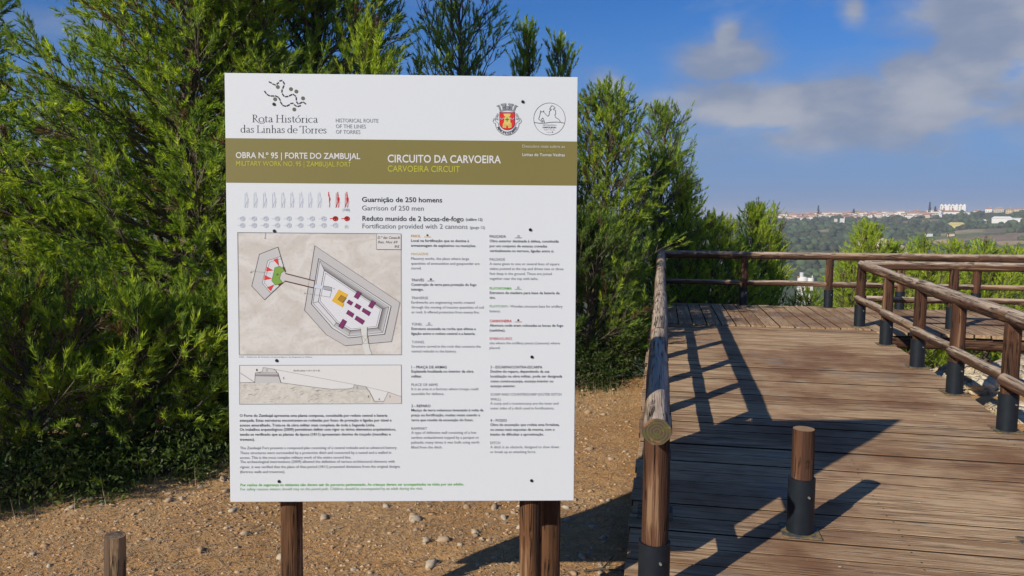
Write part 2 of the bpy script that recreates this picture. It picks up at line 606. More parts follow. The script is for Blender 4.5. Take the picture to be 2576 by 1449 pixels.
def vnoise(x, y, s, seed=0):
    """cheap smooth value noise, numpy"""
    x = np.asarray(x, float) / s + seed * 17.13
    y = np.asarray(y, float) / s - seed * 9.7
    xi, yi = np.floor(x).astype(np.int64), np.floor(y).astype(np.int64)
    fx, fy = x - xi, y - yi
    fx, fy = fx * fx * (3 - 2 * fx), fy * fy * (3 - 2 * fy)

    def hsh(a, b):
        h = (a * 374761393 + b * 668265263 + seed * 974634777) & 0xffffffff
        h = ((h ^ (h >> 13)) * 1274126177) & 0xffffffff
        return ((h ^ (h >> 16)) & 0xffff) / 65535.0
    a, b, c_, d = hsh(xi, yi), hsh(xi + 1, yi), hsh(xi, yi + 1), hsh(xi + 1, yi + 1)
    return (a * (1 - fx) + b * fx) * (1 - fy) + (c_ * (1 - fx) + d * fx) * fy - 0.5


def sstep(x, a, b):
    t = np.clip((x - a) / (b - a), 0, 1)
    return t * t * (3 - 2 * t)


def ground_z(x, y):
    x, y = np.asarray(x, float), np.asarray(y, float)
    D = np.hypot(x, y)
    cy = np.interp(x, CX, CY)
    d = np.maximum(0, (y - cy)) * 0.85
    z = -0.13 - 0.30 * np.where(d < 1.2, d * d / 2.4, d - 0.6)
    z = np.maximum(z, -5.6 - 0.14 * np.maximum(0, d - 14))
    # behind and beside the camera the top of the hill goes on level, then falls away as well
    back = np.maximum(0, D - 30)
    z = np.where(y < cy, -0.13 - 0.16 * back * (D > 30), z)
    # ground drops a little under the walkway
    u = x * UU[0] + y * UU[1]
    v = x * VV[0] + y * VV[1]
    trench = sstep(v, -0.15, 0.3) * sstep(v, 3.2, 2.8) * sstep(u, 4.0, 7.5)
    z = z - 0.25 * trench
    # bank right of the walkway
    bank = sstep(v, 2.9, 3.6) * sstep(u, 9.3, 8.5) * sstep(u, 2.0, 5.0)
    z = z + bank * 0.10
    z = z + 0.05 * vnoise(x, y, 1.1, 1) * (D < 60) + 0.018 * vnoise(x, y, 0.33, 2) * (D < 30)
    zn = np.maximum(z, -52.0)
    # far side of the valley
    xd = np.where(y > 1, PCX + FPX * x / np.maximum(y, 1), np.where(x > 0, 4500, -3000))
    sk = np.interp(np.clip(xd, -3000, 4500), _SKX, _SKY)
    zr = 1.84 + (541 + (np.clip(xd, -3000, 4500) - PCX) * ROLL - sk) / FPX * RIDGE_D
    t = np.clip((D - 520) / (RIDGE_D - 520), 0, 1)
    hill = -52 + (zr + 52) * (0.45 * t + 0.55 * t ** 1.5)
    hill = hill + (vnoise(x, y, 170, 3) * 16 + vnoise(x, y, 60, 4) * 6) * sstep(D, 520, 700) * sstep(D, RIDGE_D - 60, RIDGE_D - 420)
    hill = hill - np.maximum(0, D - RIDGE_D) * 0.10
    hill = np.maximum(hill, -70)
    a = sstep(D, 330, 640)
    return zn * (1 - a) + hill * a


def gz(x, y):
    return float(ground_z(np.array([x]), np.array([y]))[0])


def hit(xd, yd, d0=60.0, d1=2600.0):
    """where the line of sight through a point of the photograph meets the land"""
    r = ray(xd, yd)
    r = r / math.hypot(r[0], r[1])
    tt = np.geomspace(d0, d1, 1600)
    P = CAM[None, :] + r[None, :] * tt[:, None]
    g_ = ground_z(P[:, 0], P[:, 1])
    i = np.argmax(P[:, 2] < g_)
    if P[i, 2] >= g_[i]:
        i = int(np.argmin(P[:, 2] - g_))
    return float(P[i, 0]), float(P[i, 1]), float(g_[i])


# ground, one sheet from under the camera to beyond the ridge
rr_ = np.concatenate([np.linspace(0.3, 2.0, 6), np.geomspace(2.1, 14, 120), np.geomspace(14.4, 500, 75), np.geomspace(510, 1500, 80), np.geomspace(1520, 2900, 14)])
aa_ = np.concatenate([np.radians(np.arange(-42, 42, 0.28)), np.radians(np.arange(42, 318, 3.0))])
RG, AG = np.meshgrid(rr_, aa_, indexing='ij')
GX, GY = RG * np.sin(AG), RG * np.cos(AG)
GZ = ground_z(GX, GY)
nr, na = RG.shape
gv = np.stack([GX.ravel(), GY.ravel(), GZ.ravel()], 1)
gv = np.vstack([gv, [[0, 0, -0.13]]])
ii, jj = np.meshgrid(np.arange(nr - 1), np.arange(na), indexing='ij')
j2 = (jj + 1) % na
gf = np.stack([ii * na + jj, ii * na + j2, (ii + 1) * na + j2, (ii + 1) * na + jj], -1).reshape(-1, 4)
gf = gf[:, ::-1]
# colour of the land: scrub, with bare fields and tracks cut into the far slope
gc = np.tile(np.array([0.075, 0.092, 0.042]), (len(gv), 1))
nn = vnoise(gv[:, 0], gv[:, 1], 120, 8) + 0.6 * vnoise(gv[:, 0], gv[:, 1], 45, 9)
dd = np.hypot(gv[:, 0], gv[:, 1])
gc = np.where((nn > 0.30)[:, None] & (dd > 700)[:, None], np.array([0.11, 0.105, 0.05]), gc)
azs = PCX + FPX * gv[:, 0] / np.maximum(gv[:, 1], 1)
FIELDS = [(2520, 598, 95, 9, (0.21, 0.145, 0.095), -0.13), (2540, 622, 80, 7, (0.15, 0.13, 0.065), 0.05), (2440, 606, 60, 5, (0.22, 0.155, 0.10), -0.1),
          (2500, 582, 70, 4, (0.17, 0.13, 0.085), -0.1), (2180, 604, 30, 7, (0.16, 0.115, 0.08), 0), (2350, 607, 26, 3, (0.42, 0.30, 0.18), 0.05),
          (2515, 640, 36, 3, (0.45, 0.31, 0.19), -0.2), (2420, 585, 40, 2.4, (0.30, 0.24, 0.15), -0.1), (1850, 555, 80, 5, (0.22, 0.16, 0.12), 0),
          (1960, 551, 70, 3, (0.30, 0.24, 0.17), 0), (2270, 546, 120, 4, (0.24, 0.20, 0.14), 0), (2340, 557, 70, 4, (0.20, 0.17, 0.10), 0),
          (2080, 580, 20, 2, (0.25, 0.22, 0.13), 0), (2550, 565, 70, 5, (0.10, 0.12, 0.045), 0), (2230, 625, 30, 5, (0.40, 0.27, 0.17), 0.3),
          (2560, 610, 50, 3, (0.40, 0.27, 0.16), 0.15), (1900, 600, 50, 4, (0.17, 0.14, 0.08), 0), (2400, 595, 60, 3, (0.12, 0.13, 0.05), -0.1)]
field_spots = []
for fx, fy, rx, ry, colr, tl in FIELDS:
    hx, hy, hz = hit(fx, fy)
    D0 = math.hypot(hx, hy)
    # depth of the patch on the slope from its height in the picture
    h2 = hit(fx, fy + ry)
    h1 = hit(fx, max(fy - ry, 530))
    rD = max(22, abs(math.hypot(h1[0], h1[1]) - math.hypot(h2[0], h2[1])) / 2)
    rX = rx / FPX * D0
    a0 = math.atan2(hx, hy)
    lx = (gv[:, 0] * math.cos(a0) - gv[:, 1] * math.sin(a0))
    ly = (gv[:, 0] * math.sin(a0) + gv[:, 1] * math.cos(a0)) - D0
    ly = ly + lx * tl * 1.5
    q = (lx / rX) ** 2 + (ly / rD) ** 2 + 0.5 * vnoise(gv[:, 0], gv[:, 1], 25, 5)
    gc = np.where((q < 1)[:, None], np.array(colr) * 1.35, gc)
    field_spots.append((a0, D0, rX, rD, tl))
gm = np.where(np.hypot(gv[gf[:, 0], 0], gv[gf[:, 0], 1]) > 14.0, 1, 0)
me = np_mesh('ground', gv, gf, gc, smooth=True, mat_idx=gm)
go = link_mesh('ground', me, mats=('earth', 'far_land'))
tag(go, kind='structure')
# sea beyond the coast
sv, sf = [], []
for i in range(97):
    a = i / 96 * 2 * PI
    for r in (2500, 14000):
        sv.append((r * math.sin(a), r * math.cos(a), -60))
for i in range(96):
    sf.append((2 * i, 2 * i + 2, 2 * i + 3, 2 * i + 1))
so = link_mesh('sea', np_mesh('sea', sv, np.array(sf)[:, ::-1]), mats=('sea_water',))
tag(so, kind='structure')

# ------------------------------------------------------------------ far scrub woodland (one mass)
def scatter_blobs(name, pts, radii, cols, sub=1, flat=0.75, seed=1):
    bv, bf = ico(sub)
    n = len(pts)
    rg = np.random.default_rng(seed)
    disp = 1 + rg.uniform(-0.32, 0.32, (n, len(bv), 1))
    V = bv[None] * disp * np.array([1, 1, flat]) * np.asarray(radii)[:, None, None] + np.asarray(pts)[:, None, :]
    Fc = bf[None] + (np.arange(n) * len(bv))[:, None, None]
    Cc = np.repeat(np.asarray(cols)[:, None, :], len(bv), 1)
    return np_mesh(name, V.reshape(-1, 3), Fc.reshape(-1, 3), Cc.reshape(-1, 3))


rg = np.random.default_rng(11)
N = 4200
a_ = np.radians(rg.uniform(6, 38, N))
D_ = 520 + (1470 - 520) * rg.uniform(0, 1, N) ** 0.8
px_, py_ = D_ * np.sin(a_), D_ * np.cos(a_)
keep = vnoise(px_, py_, 70, 6) + 0.5 * vnoise(px_, py_, 25, 7) > -0.22
for a0, D0, rX, rD, tl in field_spots:
    lx = (px_ * math.cos(a0) - py_ * math.sin(a0))
    ly = (px_ * math.sin(a0) + py_ * math.cos(a0)) - D0 + lx * tl * 1.5
    keep &= ~(((lx / rX) ** 2 + (ly / rD) ** 2 < 1.0) & (rg.uniform(0, 1, N) < 0.9))
px_, py_ = px_[keep], py_[keep]
n = len(px_)
rad = rg.uniform(2.8, 6.4, n)
base = np.array([0.055, 0.075, 0.033])
cols = base[None] * rg.uniform(0.6, 1.6, (n, 1)) * (1 + rg.uniform(-0.15, 0.15, (n, 3)))
pts = np.stack([px_, py_, ground_z(px_, py_) + rad * 0.35], 1)
o = link_mesh('scrub_woodland', scatter_blobs('scrub_woodland', pts, rad, cols, 1), mats=('scrub',))
tag(o, 'dark green scrub and pine woodland covering the far hillside below the village', 'woodland', kind='stuff')

# ------------------------------------------------------------------ the village
def house_me(name, w_, d_, h_, rh, chim=False, flatroof=False, wins=3):
    bm = bmesh.new()

    def bx(x0, x1, y0, y1, z0, z1, mi):
        vs = [bm.verts.new(p) for p in ((x0, y0, z0), (x1, y0, z0), (x1, y1, z0), (x0, y1, z0), (x0, y0, z1), (x1, y0, z1), (x1, y1, z1), (x0, y1, z1))]
        for f in ((0, 3, 2, 1), (4, 5, 6, 7), (0, 1, 5, 4), (1, 2, 6, 5), (2, 3, 7, 6), (3, 0, 4, 7)):
            bm.faces.new([vs[i] for i in f]).material_index = mi
    bx(-w_ / 2, w_ / 2, -d_ / 2, d_ / 2, -4, h_, 0)
    if flatroof:
        bx(-w_ / 2 - .2, w_ / 2 + .2, -d_ / 2 - .2, d_ / 2 + .2, h_, h_ + .4, 1)
    else:
        e = 0.4
        v = [bm.verts.new(p) for p in ((-w_ / 2 - e, -d_ / 2 - e, h_), (w_ / 2 + e, -d_ / 2 - e, h_), (w_ / 2 + e, d_ / 2 + e, h_), (-w_ / 2 - e, d_ / 2 + e, h_),
                                       (-w_ / 2 + w_ * .12, 0, h_ + rh), (w_ / 2 - w_ * .12, 0, h_ + rh))]
        for f in ((0, 1, 5, 4), (2, 3, 4, 5), (1, 2, 5), (3, 0, 4), (3, 2, 1, 0)):
            bm.faces.new([v[i] for i in f]).material_index = 1
    if chim:
        bx(w_ * .2, w_ * .2 + .8, -.4, .4, h_, h_ + rh + 1, 0)
    for st_ in range(max(1, int(h_ // 3))):
        for i in range(wins):
            xx = -w_ / 2 + w_ * (i + .5) / wins
            bx(xx - .5, xx + .5, -d_ / 2 - .06, -d_ / 2 - .01, st_ * 3 + 1.0, st_ * 3 + 2.3, 2)
    me = bpy.data.meshes.new(name)
    bm.to_mesh(me)
    bm.free()
    return me


HV = []
for i, (w_, d_, h_, rh, ch, fl, wl, rf) in enumerate([
        (10, 8, 5.2, 2.2, True, False, 'wall_white', 'roof_tile'), (13, 8, 5.6, 2.0, False, False, 'wall_white', 'roof_pale'),
        (9, 8, 6.2, 1.8, True, False, 'wall_cream', 'roof_tile'), (15, 9, 4.6, 2.2, False, False, 'wall_white', 'roof_tile'),
        (11, 8, 6.0, .5, False, True, 'wall_white', 'roof_grey'), (12, 9, 4.8, 2.4, True, False, 'wall_pale', 'roof_pale'),
        (9, 7, 3.6, 2.0, False, False, 'wall_cream', 'roof_tile')]):
    me = house_me('house', w_, d_, h_, rh, ch, fl)
    for mm in (wl, rf, 'window_dark'):
        me.materials.append(M[mm])
    HV.append(me)
HL = ['small white house with a terracotta hip roof in the ridge village',
      'long white house with a pale orange roof in the ridge village',
      'narrow cream two-storey house with a terracotta roof in the ridge village',
      'low wide white house with a terracotta roof in the ridge village',
      'white flat-roofed house in the ridge village',
      'pale stone-coloured house with a faded orange roof in the ridge village',
      'small cream cottage with a terracotta roof in the ridge village']
rs = random.Random(5)
spots = []
x = 1926.0
while x < 2366:
    yb = float(np.interp(x, _SKX, _SKY))
    for row in range(4 if x > 1960 else 1):
        if rs.random() < (.92, .85, .7, .45)[row]:
            spots.append((x + rs.uniform(-5, 5), yb + 0.4 + row * 3.0 + rs.uniform(-.9, .9)))
    x += rs.uniform(7.5, 12)
x = 2432
while x < 2590:
    spots.append((x, float(np.interp(x, _SKX, _SKY)) + rs.uniform(0.5, 9)))
    x += rs.uniform(16, 30)
for i, (hx, hy) in enumerate(spots):
    X, Y, Z = hit(hx, hy)
    kx = rs.choice([0, 0, 1, 1, 2, 3, 3, 4, 4, 5, 6])
    o = bpy.data.objects.new('house', HV[kx])
    C.objects.link(o)
    o.location = (X, Y, Z)
    s_ = rs.uniform(0.6, 1.0)
    o.scale = (s_, s_, s_ * rs.uniform(.9, 1.15))
    o.rotation_euler = (0, 0, -math.atan2(X, Y) + rs.uniform(-.5, .5))
    part_ = 'left end' if hx < 2030 else 'left half' if hx < 2140 else 'middle' if hx < 2250 else 'right half' if hx < 2400 else 'wooded right end'
    tag(o, HL[kx] + ', ' + part_, 'house', 'houses of the village along the far ridge')


def far_house(name, label, xd, yd, kx, sx=1, sz=1, rz=0.0, mats=None, cat='house'):
    X, Y, Z = hit(xd, yd)
    me = HV[kx]
    if mats:
        me = me.copy()
        me.materials.clear()
        for mm in mats:
            me.materials.append(M[mm])
    o = bpy.data.objects.new(name, me)
    C.objects.link(o)
    o.location = (X, Y, Z)
    s_ = math.hypot(X, Y) / 1450
    o.scale = (sx * s_, s_ * min(sx, 1.3), sz * s_)
    o.rotation_euler = (0, 0, -math.atan2(X, Y) + rz)
    tag(o, label, cat)
    return o


far_house('farmhouse', 'large white farmhouse with a low gable at the right edge below the ridge', 2520, 561, 3, 1.9, 1.5, .1, ('wall_white', 'roof_pale', 'window_dark'), 'farmhouse')
far_house('barn', 'long low white barn adjoining the large white farmhouse', 2558, 558, 1, 2.0, .8, 0, ('wall_white', 'wall_white', 'window_dark'), 'barn')
far_house('house', 'pale yellow house with an orange roof alone on the open slope', 2405, 573, 3, 1.5, 1.3, .2, ('wall_yellow', 'roof_tile', 'window_dark'))
far_house('house', 'small white house with an orange roof just left of the farmhouse', 2470, 561, 6, 1.4, 1.0, 0, ('wall_white', 'roof_tile', 'window_dark'))
far_house('house', 'tall white house, left one of a pair in the scrub below the village', 2102, 566, 4, .5, 1.7, 0, ('wall_pale', 'roof_pale', 'window_dark'))
far_house('house', 'tall white house, right one of a pair in the scrub below the village', 2118, 567, 4, .6, 1.9, .3, ('wall_white', 'roof_grey', 'window_dark'))
far_house('shed', 'left one of two long yellow-roofed sheds on the wooded slope', 2146, 563, 3, .9, .4, 0, ('roof_yellow', 'roof_yellow', 'window_dark'), 'shed')
far_house('shed', 'right one of two long yellow-roofed sheds on the wooded slope', 2164, 561, 3, .9, .4, 0, ('roof_yellow', 'roof_yellow', 'window_dark'), 'shed')
far_house('house', 'row of low white buildings half hidden in the scrub mid-slope', 2212, 588, 1, 1.7, .45, 0, ('wall_white', 'wall_pale', 'window_dark'), 'building')
far_house('house', 'small white house above the row of low white buildings', 2138, 583, 4, .6, .9, 0, ('wall_white', 'roof_grey', 'window_dark'))
far_house('shed', 'grey shed beside the bare brown plot mid-slope', 2336, 595, 4, 1.1, .7, 0, ('tank_grey', 'roof_grey', 'window_dark'), 'shed')
far_house('house', 'cream cottage on the track right of the grey shed', 2392, 594, 6, 1.2, .7, 0, ('wall_cream', 'wall_pale', 'window_dark'))
far_house('house', 'isolated white house seen through a gap in the far left pine', 10, 522, 0, 1.5, 1.5, 0)

# big apartment block on the ridge: wall, roofs, windows, dormers
X, Y, Z = hit(2396, 534.5)
rz = -math.atan2(X, Y)
ab = empty('apartment_block', (X, Y, Z), rz)
tag(ab, 'large white four-storey apartment block with red panels on the far ridge', 'apartment block')
link_mesh('wall', box_me('wall', -19, 19, -6, 6, -4, 12.5), ab, mats=('wall_white',))
for i in range(2):
    link_mesh('red_panel', box_me('red_panel', -14 + i * 13, -11.5 + i * 13, -6.4, -6.05, 1, 7), ab, mats=('brick_red',))
wm = box_me('window', -.7, .7, -6.25, -6.02, 0, 1.5)
wm.materials.append(M['window_dark'])
for f in range(4):
    for i in range(9):
        if (i % 3) != 2:
            o = link_mesh('window', wm, ab, Matrix.Translation((-17 + i * 4.2, 0, 1.2 + f * 2.9)))
for i in range(7):
    link_mesh('dormer', box_me('dormer', -18 + i * 5.6, -15.4 + i * 5.6, -5, 5, 12.5, 14.6), ab, mats=('wall_white',))
    link_mesh('roof', box_me('roof', -18.2 + i * 5.6, -15.2 + i * 5.6, -5.2, 5.2, 14.6, 15.1), ab, mats=('roof_tile',))
far_house('house', 'white house with a bright terracotta roof in front of the apartment block', 2392, 541, 3, 1.5, 1.1, .15)

# white silo plant down in the valley, seen between the fence posts
X, Y, Z = hit(2022, 722, 60, 2000)
DS = 400.0
r = ray(2022, 716)
r = r / math.hypot(r[0], r[1])
X, Y = r[0] * DS, r[1] * DS
Z = min(gz(X, Y), CAM[2] + r[2] * DS)
zt = CAM[2] + r[2] * DS
plant = empty('silo_plant', (X, Y, gz(X, Y)), -math.atan2(X, Y))
tag(plant, 'white industrial silos with a tall tank and pipes down in the valley behind the fence', 'silo')
oz = zt - gz(X, Y)


def cyl_me(name, r0, r1, z0, z1, n=24):
    ring = lambda z, r: [(r * math.cos(i / n * 2 * PI), r * math.sin(i / n * 2 * PI), z) for i in range(n)]
    vs = ring(z0, r0) + ring(z1, r1) + ring(z0, r0) + ring(z1, r1)
    fs = [(i, (i + 1) % n, (i + 1) % n + n, i + n) for i in range(n)] + [tuple(range(3 * n - 1, 2 * n - 1, -1)), tuple(range(3 * n, 4 * n))]
    me = bpy.data.meshes.new(name)
    me.from_pydata(vs, [], fs)
    me.polygons.foreach_set('use_smooth', [True] * n + [False, False])
    return me


for nm, rr0, z0, z1, dx, mt in (('silo', 2.5, -oz, 3.2, -.6, 'wall_white'), ('tank', 1.0, 3.2, 6.0, -1.1, 'tank_grey'), ('silo', 1.5, -oz, 3.4, 3.2, 'wall_white'),
                                ('pipe', .3, -oz, 4.6, 3.8, 'tank_grey'), ('pipe', .25, -oz, 2.6, 1.9, 'tank_grey')):
    link_mesh(nm, cyl_me(nm, rr0, rr0, oz + z0, oz + z1), plant, Matrix.Translation((dx, 0, 0)), (mt,))
link_mesh('hopper', cyl_me('hopper', 2.5, 1.2, oz + 3.2, oz + 3.9), plant, Matrix.Translation((-.6, 0, 0)), ('wall_white',))
link_mesh('warning_light', cyl_me('warning_light', .5, .5, oz + 3.3, oz + 4.2), plant, Matrix.Translation((-2.6, -1, 0)), ('roof_tile',))
link_mesh('shed', box_me('shed', -2, 3, -3, 3, oz - 2.5, oz + .4), plant, Matrix.Translation((1.2, -1, 0)), ('wall_pale',))

# lone conifers above the village roofs
for xd, hgt, lb in ((2058, 19, 'thin dark conifer above the left part of the village'), (2147, 12, 'small dark conifer above the middle of the village'),
                    (2338, 21, 'tall dark conifer above the village roofs, left of the apartment block'), (2352, 13, 'short dark conifer beside the tall one, left of the apartment block')):
    X, Y, Z = hit(xd, float(np.interp(xd, _SKX, _SKY)) + 1)
    t_ = empty('conifer', (X, Y, Z))
    tag(t_, lb, 'tree')
    link_mesh('trunk', cyl_me('trunk', .4, .15, 0, hgt * .9, 8), t_, mats=('bark',))
    n = 160
    zz = rg.uniform(.2, 1, n) * hgt
    rad_ = (1 - zz / hgt) * 3.0 + .4
    aa = rg.uniform(0, 2 * PI, n)
    pts = np.stack([np.cos(aa) * rad_ * .7, np.sin(aa) * rad_ * .7, zz], 1)
    link_mesh('crown', scatter_blobs('crown', pts, rg.uniform(.5, 1.1, n), np.tile([.02, .03, .018], (n, 1)), 0, .5, 3), t_, mats=('scrub',))

# ------------------------------------------------------------------ pines
def unit(a):
    return a / np.maximum(np.linalg.norm(a, axis=-1, keepdims=True), 1e-9)


def tube_np(pts, radii, sides):
    pts = np.asarray(pts, float)
    n = len(pts)
    tg = np.gradient(pts, axis=0)
    tg = unit(tg)
    ref = np.array([0.3, 0.2, 0.93]) if abs(tg[0, 2]) < 0.8 else np.array([1.0, 0.1, 0.0])
    s = unit(np.cross(tg, ref))
    q = np.cross(s, tg)
    a = np.arange(sides) / sides * 2 * PI
    V = pts[:, None] + (s[:, None] * np.cos(a)[None, :, None] + q[:, None] * np.sin(a)[None, :, None]) * np.asarray(radii)[:, None, None]
    i, j = np.meshgrid(np.arange(n - 1), np.arange(sides), indexing='ij')
    j2 = (j + 1) % sides
    Fq = np.stack([i * sides + j, i * sides + j2, (i + 1) * sides + j2, (i + 1) * sides + j], -1).reshape(-1, 4)
    return V.reshape(-1, 3), Fq


class Acc:
    def __init__(self):
        self.v, self.f, self.n = [], [], 0

    def add(self, v, f):
        self.v.append(v)
        self.f.append(f + self.n)
        self.n += len(v)

    def mesh(self, name, **kw):
        return np_mesh(name, np.vstack(self.v), np.vstack(self.f), **kw)


def needle_mesh(name, P, Dr, L, cols, K, nl, nw, rg, spread=(0.35, 1.0)):
    """P bases, Dr directions, L lengths of shoots; K needles on each"""
    S = len(P)
    s = rg.uniform(0.0, 1.0, (S, K)) ** 0.8
    p = P[:, None] + Dr[:, None] * (L[:, None] * s)[..., None]
    rnd = rg.normal(size=(S, K, 3))
    perp = unit(rnd - (rnd * Dr[:, None]).sum(-1, keepdims=True) * Dr[:, None])
    al = rg.uniform(spread[0], spread[1], (S, K)) * (1.15 - 0.6 * s)
    dn = Dr[:, None] * np.cos(al)[..., None] + perp * np.sin(al)[..., None]
    dn[..., 2] += 0.08
    side = unit(np.cross(dn, rg.normal(size=(S, K, 3))))
    ln = nl * rg.uniform(0.75, 1.2, (S, K))[..., None]
    a = p - side * nw / 2
    b = p + side * nw / 2
    c_ = p + dn * ln
    V = np.stack([a, b, c_], 2).reshape(-1, 3)
    Fc = np.arange(S * K * 3).reshape(-1, 3)
    cc = cols[:, None, :] * rg.uniform(0.75, 1.25, (S, K, 1))
    cc = np.repeat(cc[:, :, None, :], 3, 2).reshape(-1, 3)
    return np_mesh(name, V, Fc, cc)


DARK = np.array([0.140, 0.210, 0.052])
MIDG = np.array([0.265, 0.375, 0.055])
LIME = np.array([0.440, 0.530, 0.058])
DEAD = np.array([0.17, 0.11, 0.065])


def pine(label, x, y, top, prof, seed, limbs=90, shoots_per_m=12.5, K=25, nl=0.062, nw=0.0118, sl=(0.09, 0.19), lime=0.3, dark=0.35,
         up=0.5, lean=(0, 0), dead=0.05, base_drop=0.2, t0=0.05, bare=0.0, group=None, subn=12.0, name='pine_tree', trunk_r=None, wind=(0.0, 0.0)):
    rg = np.random.default_rng(seed)
    z0 = gz(x, y) - base_drop
    H = top - 0.24 - z0
    root = empty(name, (x, y, z0))
    tag(root, label, 'tree', group)
    nT = 14
    tt = np.linspace(0, 1, nT)
    wob = np.cumsum(rg.normal(0, 0.035, (nT, 2)), 0) * H / 5
    trunk = np.stack([wob[:, 0] + lean[0] * tt, wob[:, 1] + lean[1] * tt, tt * H], 1)
    tr = (trunk_r or 0.014 * H + 0.015) * (1 - tt) ** 0.8 + 0.006
    wood = Acc()
    tv, tf = tube_np(trunk, tr, 9)
    trk = Acc()
    trk.add(tv, tf)
    link_mesh('trunk', trk.mesh('trunk', smooth=True), root, mats=('bark',))
    pt = np.array([p[0] for p in prof])
    pr = np.array([p[1] for p in prof])
    P, Dv, Lv, Cv = [], [], [], []
    ga = rg.uniform(0, 6.28)
    wnd = np.array([wind[0], wind[1], 0.0])
    for i in range(limbs):
        t = t0 + (1 - t0) * ((i + rg.uniform(0, 1)) / limbs) ** 0.92
        ga += 2.39996 + rg.uniform(-.4, .4)
        R_ = float(np.interp(t, pt, pr)) * rg.uniform(0.62, 1.12)
        st_ = np.array([np.interp(t, tt, trunk[:, 0]), np.interp(t, tt, trunk[:, 1]), t * H])
        e0 = math.radians(np.interp(t, [0, .5, 1], [8, 28, 60]) + rg.uniform(-10, 10))
        d = np.array([math.cos(ga) * math.cos(e0), math.sin(ga) * math.cos(e0), math.sin(e0)])
        L = R_ / max(0.45, math.cos(e0))
        L = min(L, max(0.12, (1.0 - t) * H / max(0.25, math.sin(e0) + .12 * up)))
        nseg = 7
        pts = [st_]
        for q in range(nseg):
            d = unit(d + np.array([0, 0, up * 0.18]) + wnd * 0.12 + rg.normal(0, 0.09, 3))
            pts.append(pts[-1] + d * L / nseg)
        pts = np.array(pts)
        r0 = 0.008 + 0.009 * L
        vv, ff = tube_np(pts, np.linspace(r0, 0.003, nseg + 1), 4)
        wood.add(vv, ff)
        tone = rg.uniform(0, 1)
        ns = max(3, int(L * subn))
        ss_ = bare + (1 - bare) * rg.uniform(0.12, 1, ns) ** 0.8
        for s in np.append(ss_, 1.0):
            fi = s * nseg
            k0 = min(int(fi), nseg - 1)
            b0 = pts[k0] + (pts[k0 + 1] - pts[k0]) * (fi - k0)
            tg = unit(pts[k0 + 1] - pts[k0])
            lat = rg.normal(0, 1, 3)
            lat = unit(lat - lat @ tg * tg)
            sd = unit(tg * 0.75 + lat * 0.75 + np.array([0, 0, up * 0.55]) + wnd * 0.3)
            ls = (0.16 + 0.42 * rg.uniform() * (1 - 0.5 * s)) * (0.7 + 0.25 * L)
            if s == 1.0:
                sd, ls = unit(tg + np.array([0, 0, up * .3])), 0.22
            ed = b0 + sd * ls * 0.5
            sd2 = unit(sd + np.array([0, 0, up * 0.35]) + rg.normal(0, .12, 3))
            en = ed + sd2 * ls * 0.5
            vv, ff = tube_np(np.array([b0, en]), [0.0055, 0.002], 3)
            wood.add(vv, ff)
            m_ = max(2, int(ls * shoots_per_m * rg.uniform(.7, 1.3)))
            isdead = rg.uniform() < dead
            for q in range(m_):
                w_ = 1.0 if q == 0 else rg.uniform(0.25, 1.0)
                bp = b0 + (ed - b0) * min(1, 2 * w_) if w_ < .5 else ed + (en - ed) * (2 * w_ - 1)
                ax = sd if w_ < .5 else sd2
                P.append(bp)
                Dv.append(unit(ax * 1.0 + rg.normal(0, 0.30, 3) + np.array([0, 0, up * 0.5]) + wnd * .25) if q else ax)
                Lv.append(rg.uniform(*sl))
                u_ = rg.uniform() * 0.6 + tone * 0.4 - (.12 if q == 0 else 0)
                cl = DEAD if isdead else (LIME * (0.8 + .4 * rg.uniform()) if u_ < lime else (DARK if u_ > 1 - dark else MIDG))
                Cv.append(cl)
    # leader
    for q in range(10):
        P.append(trunk[-1] * np.array([1, 1, 1]) + np.array([0, 0, -0.09 * q]))
        Dv.append(unit(np.array([rg.normal(0, .3), rg.normal(0, .3), 1.0])))
        Lv.append(rg.uniform(*sl))
        Cv.append(MIDG)
    link_mesh('branches', wood.mesh('branches', smooth=True), root, mats=('bark',))
    me = needle_mesh('crown', np.array(P), np.array(Dv), np.array(Lv), np.array(Cv), K, nl, nw, rg)
    link_mesh('crown', me, root, mats=('needles',))
    return root, len(P) * K


def X_(xd, Y):
    return (xd - PCX) / FPX * Y


def Z_(yd, Y, xd=1288):
    return CAM[2] + (541 + (xd - PCX) * ROLL - yd) / FPX * Y


tris = 0
WIDE = [(0, 1.0), (.12, 1.0), (.35, .95), (.6, .8), (.8, .5), (1, .08)]


def prof(r, shape=WIDE):
    return [(a, b * r) for a, b in shape]


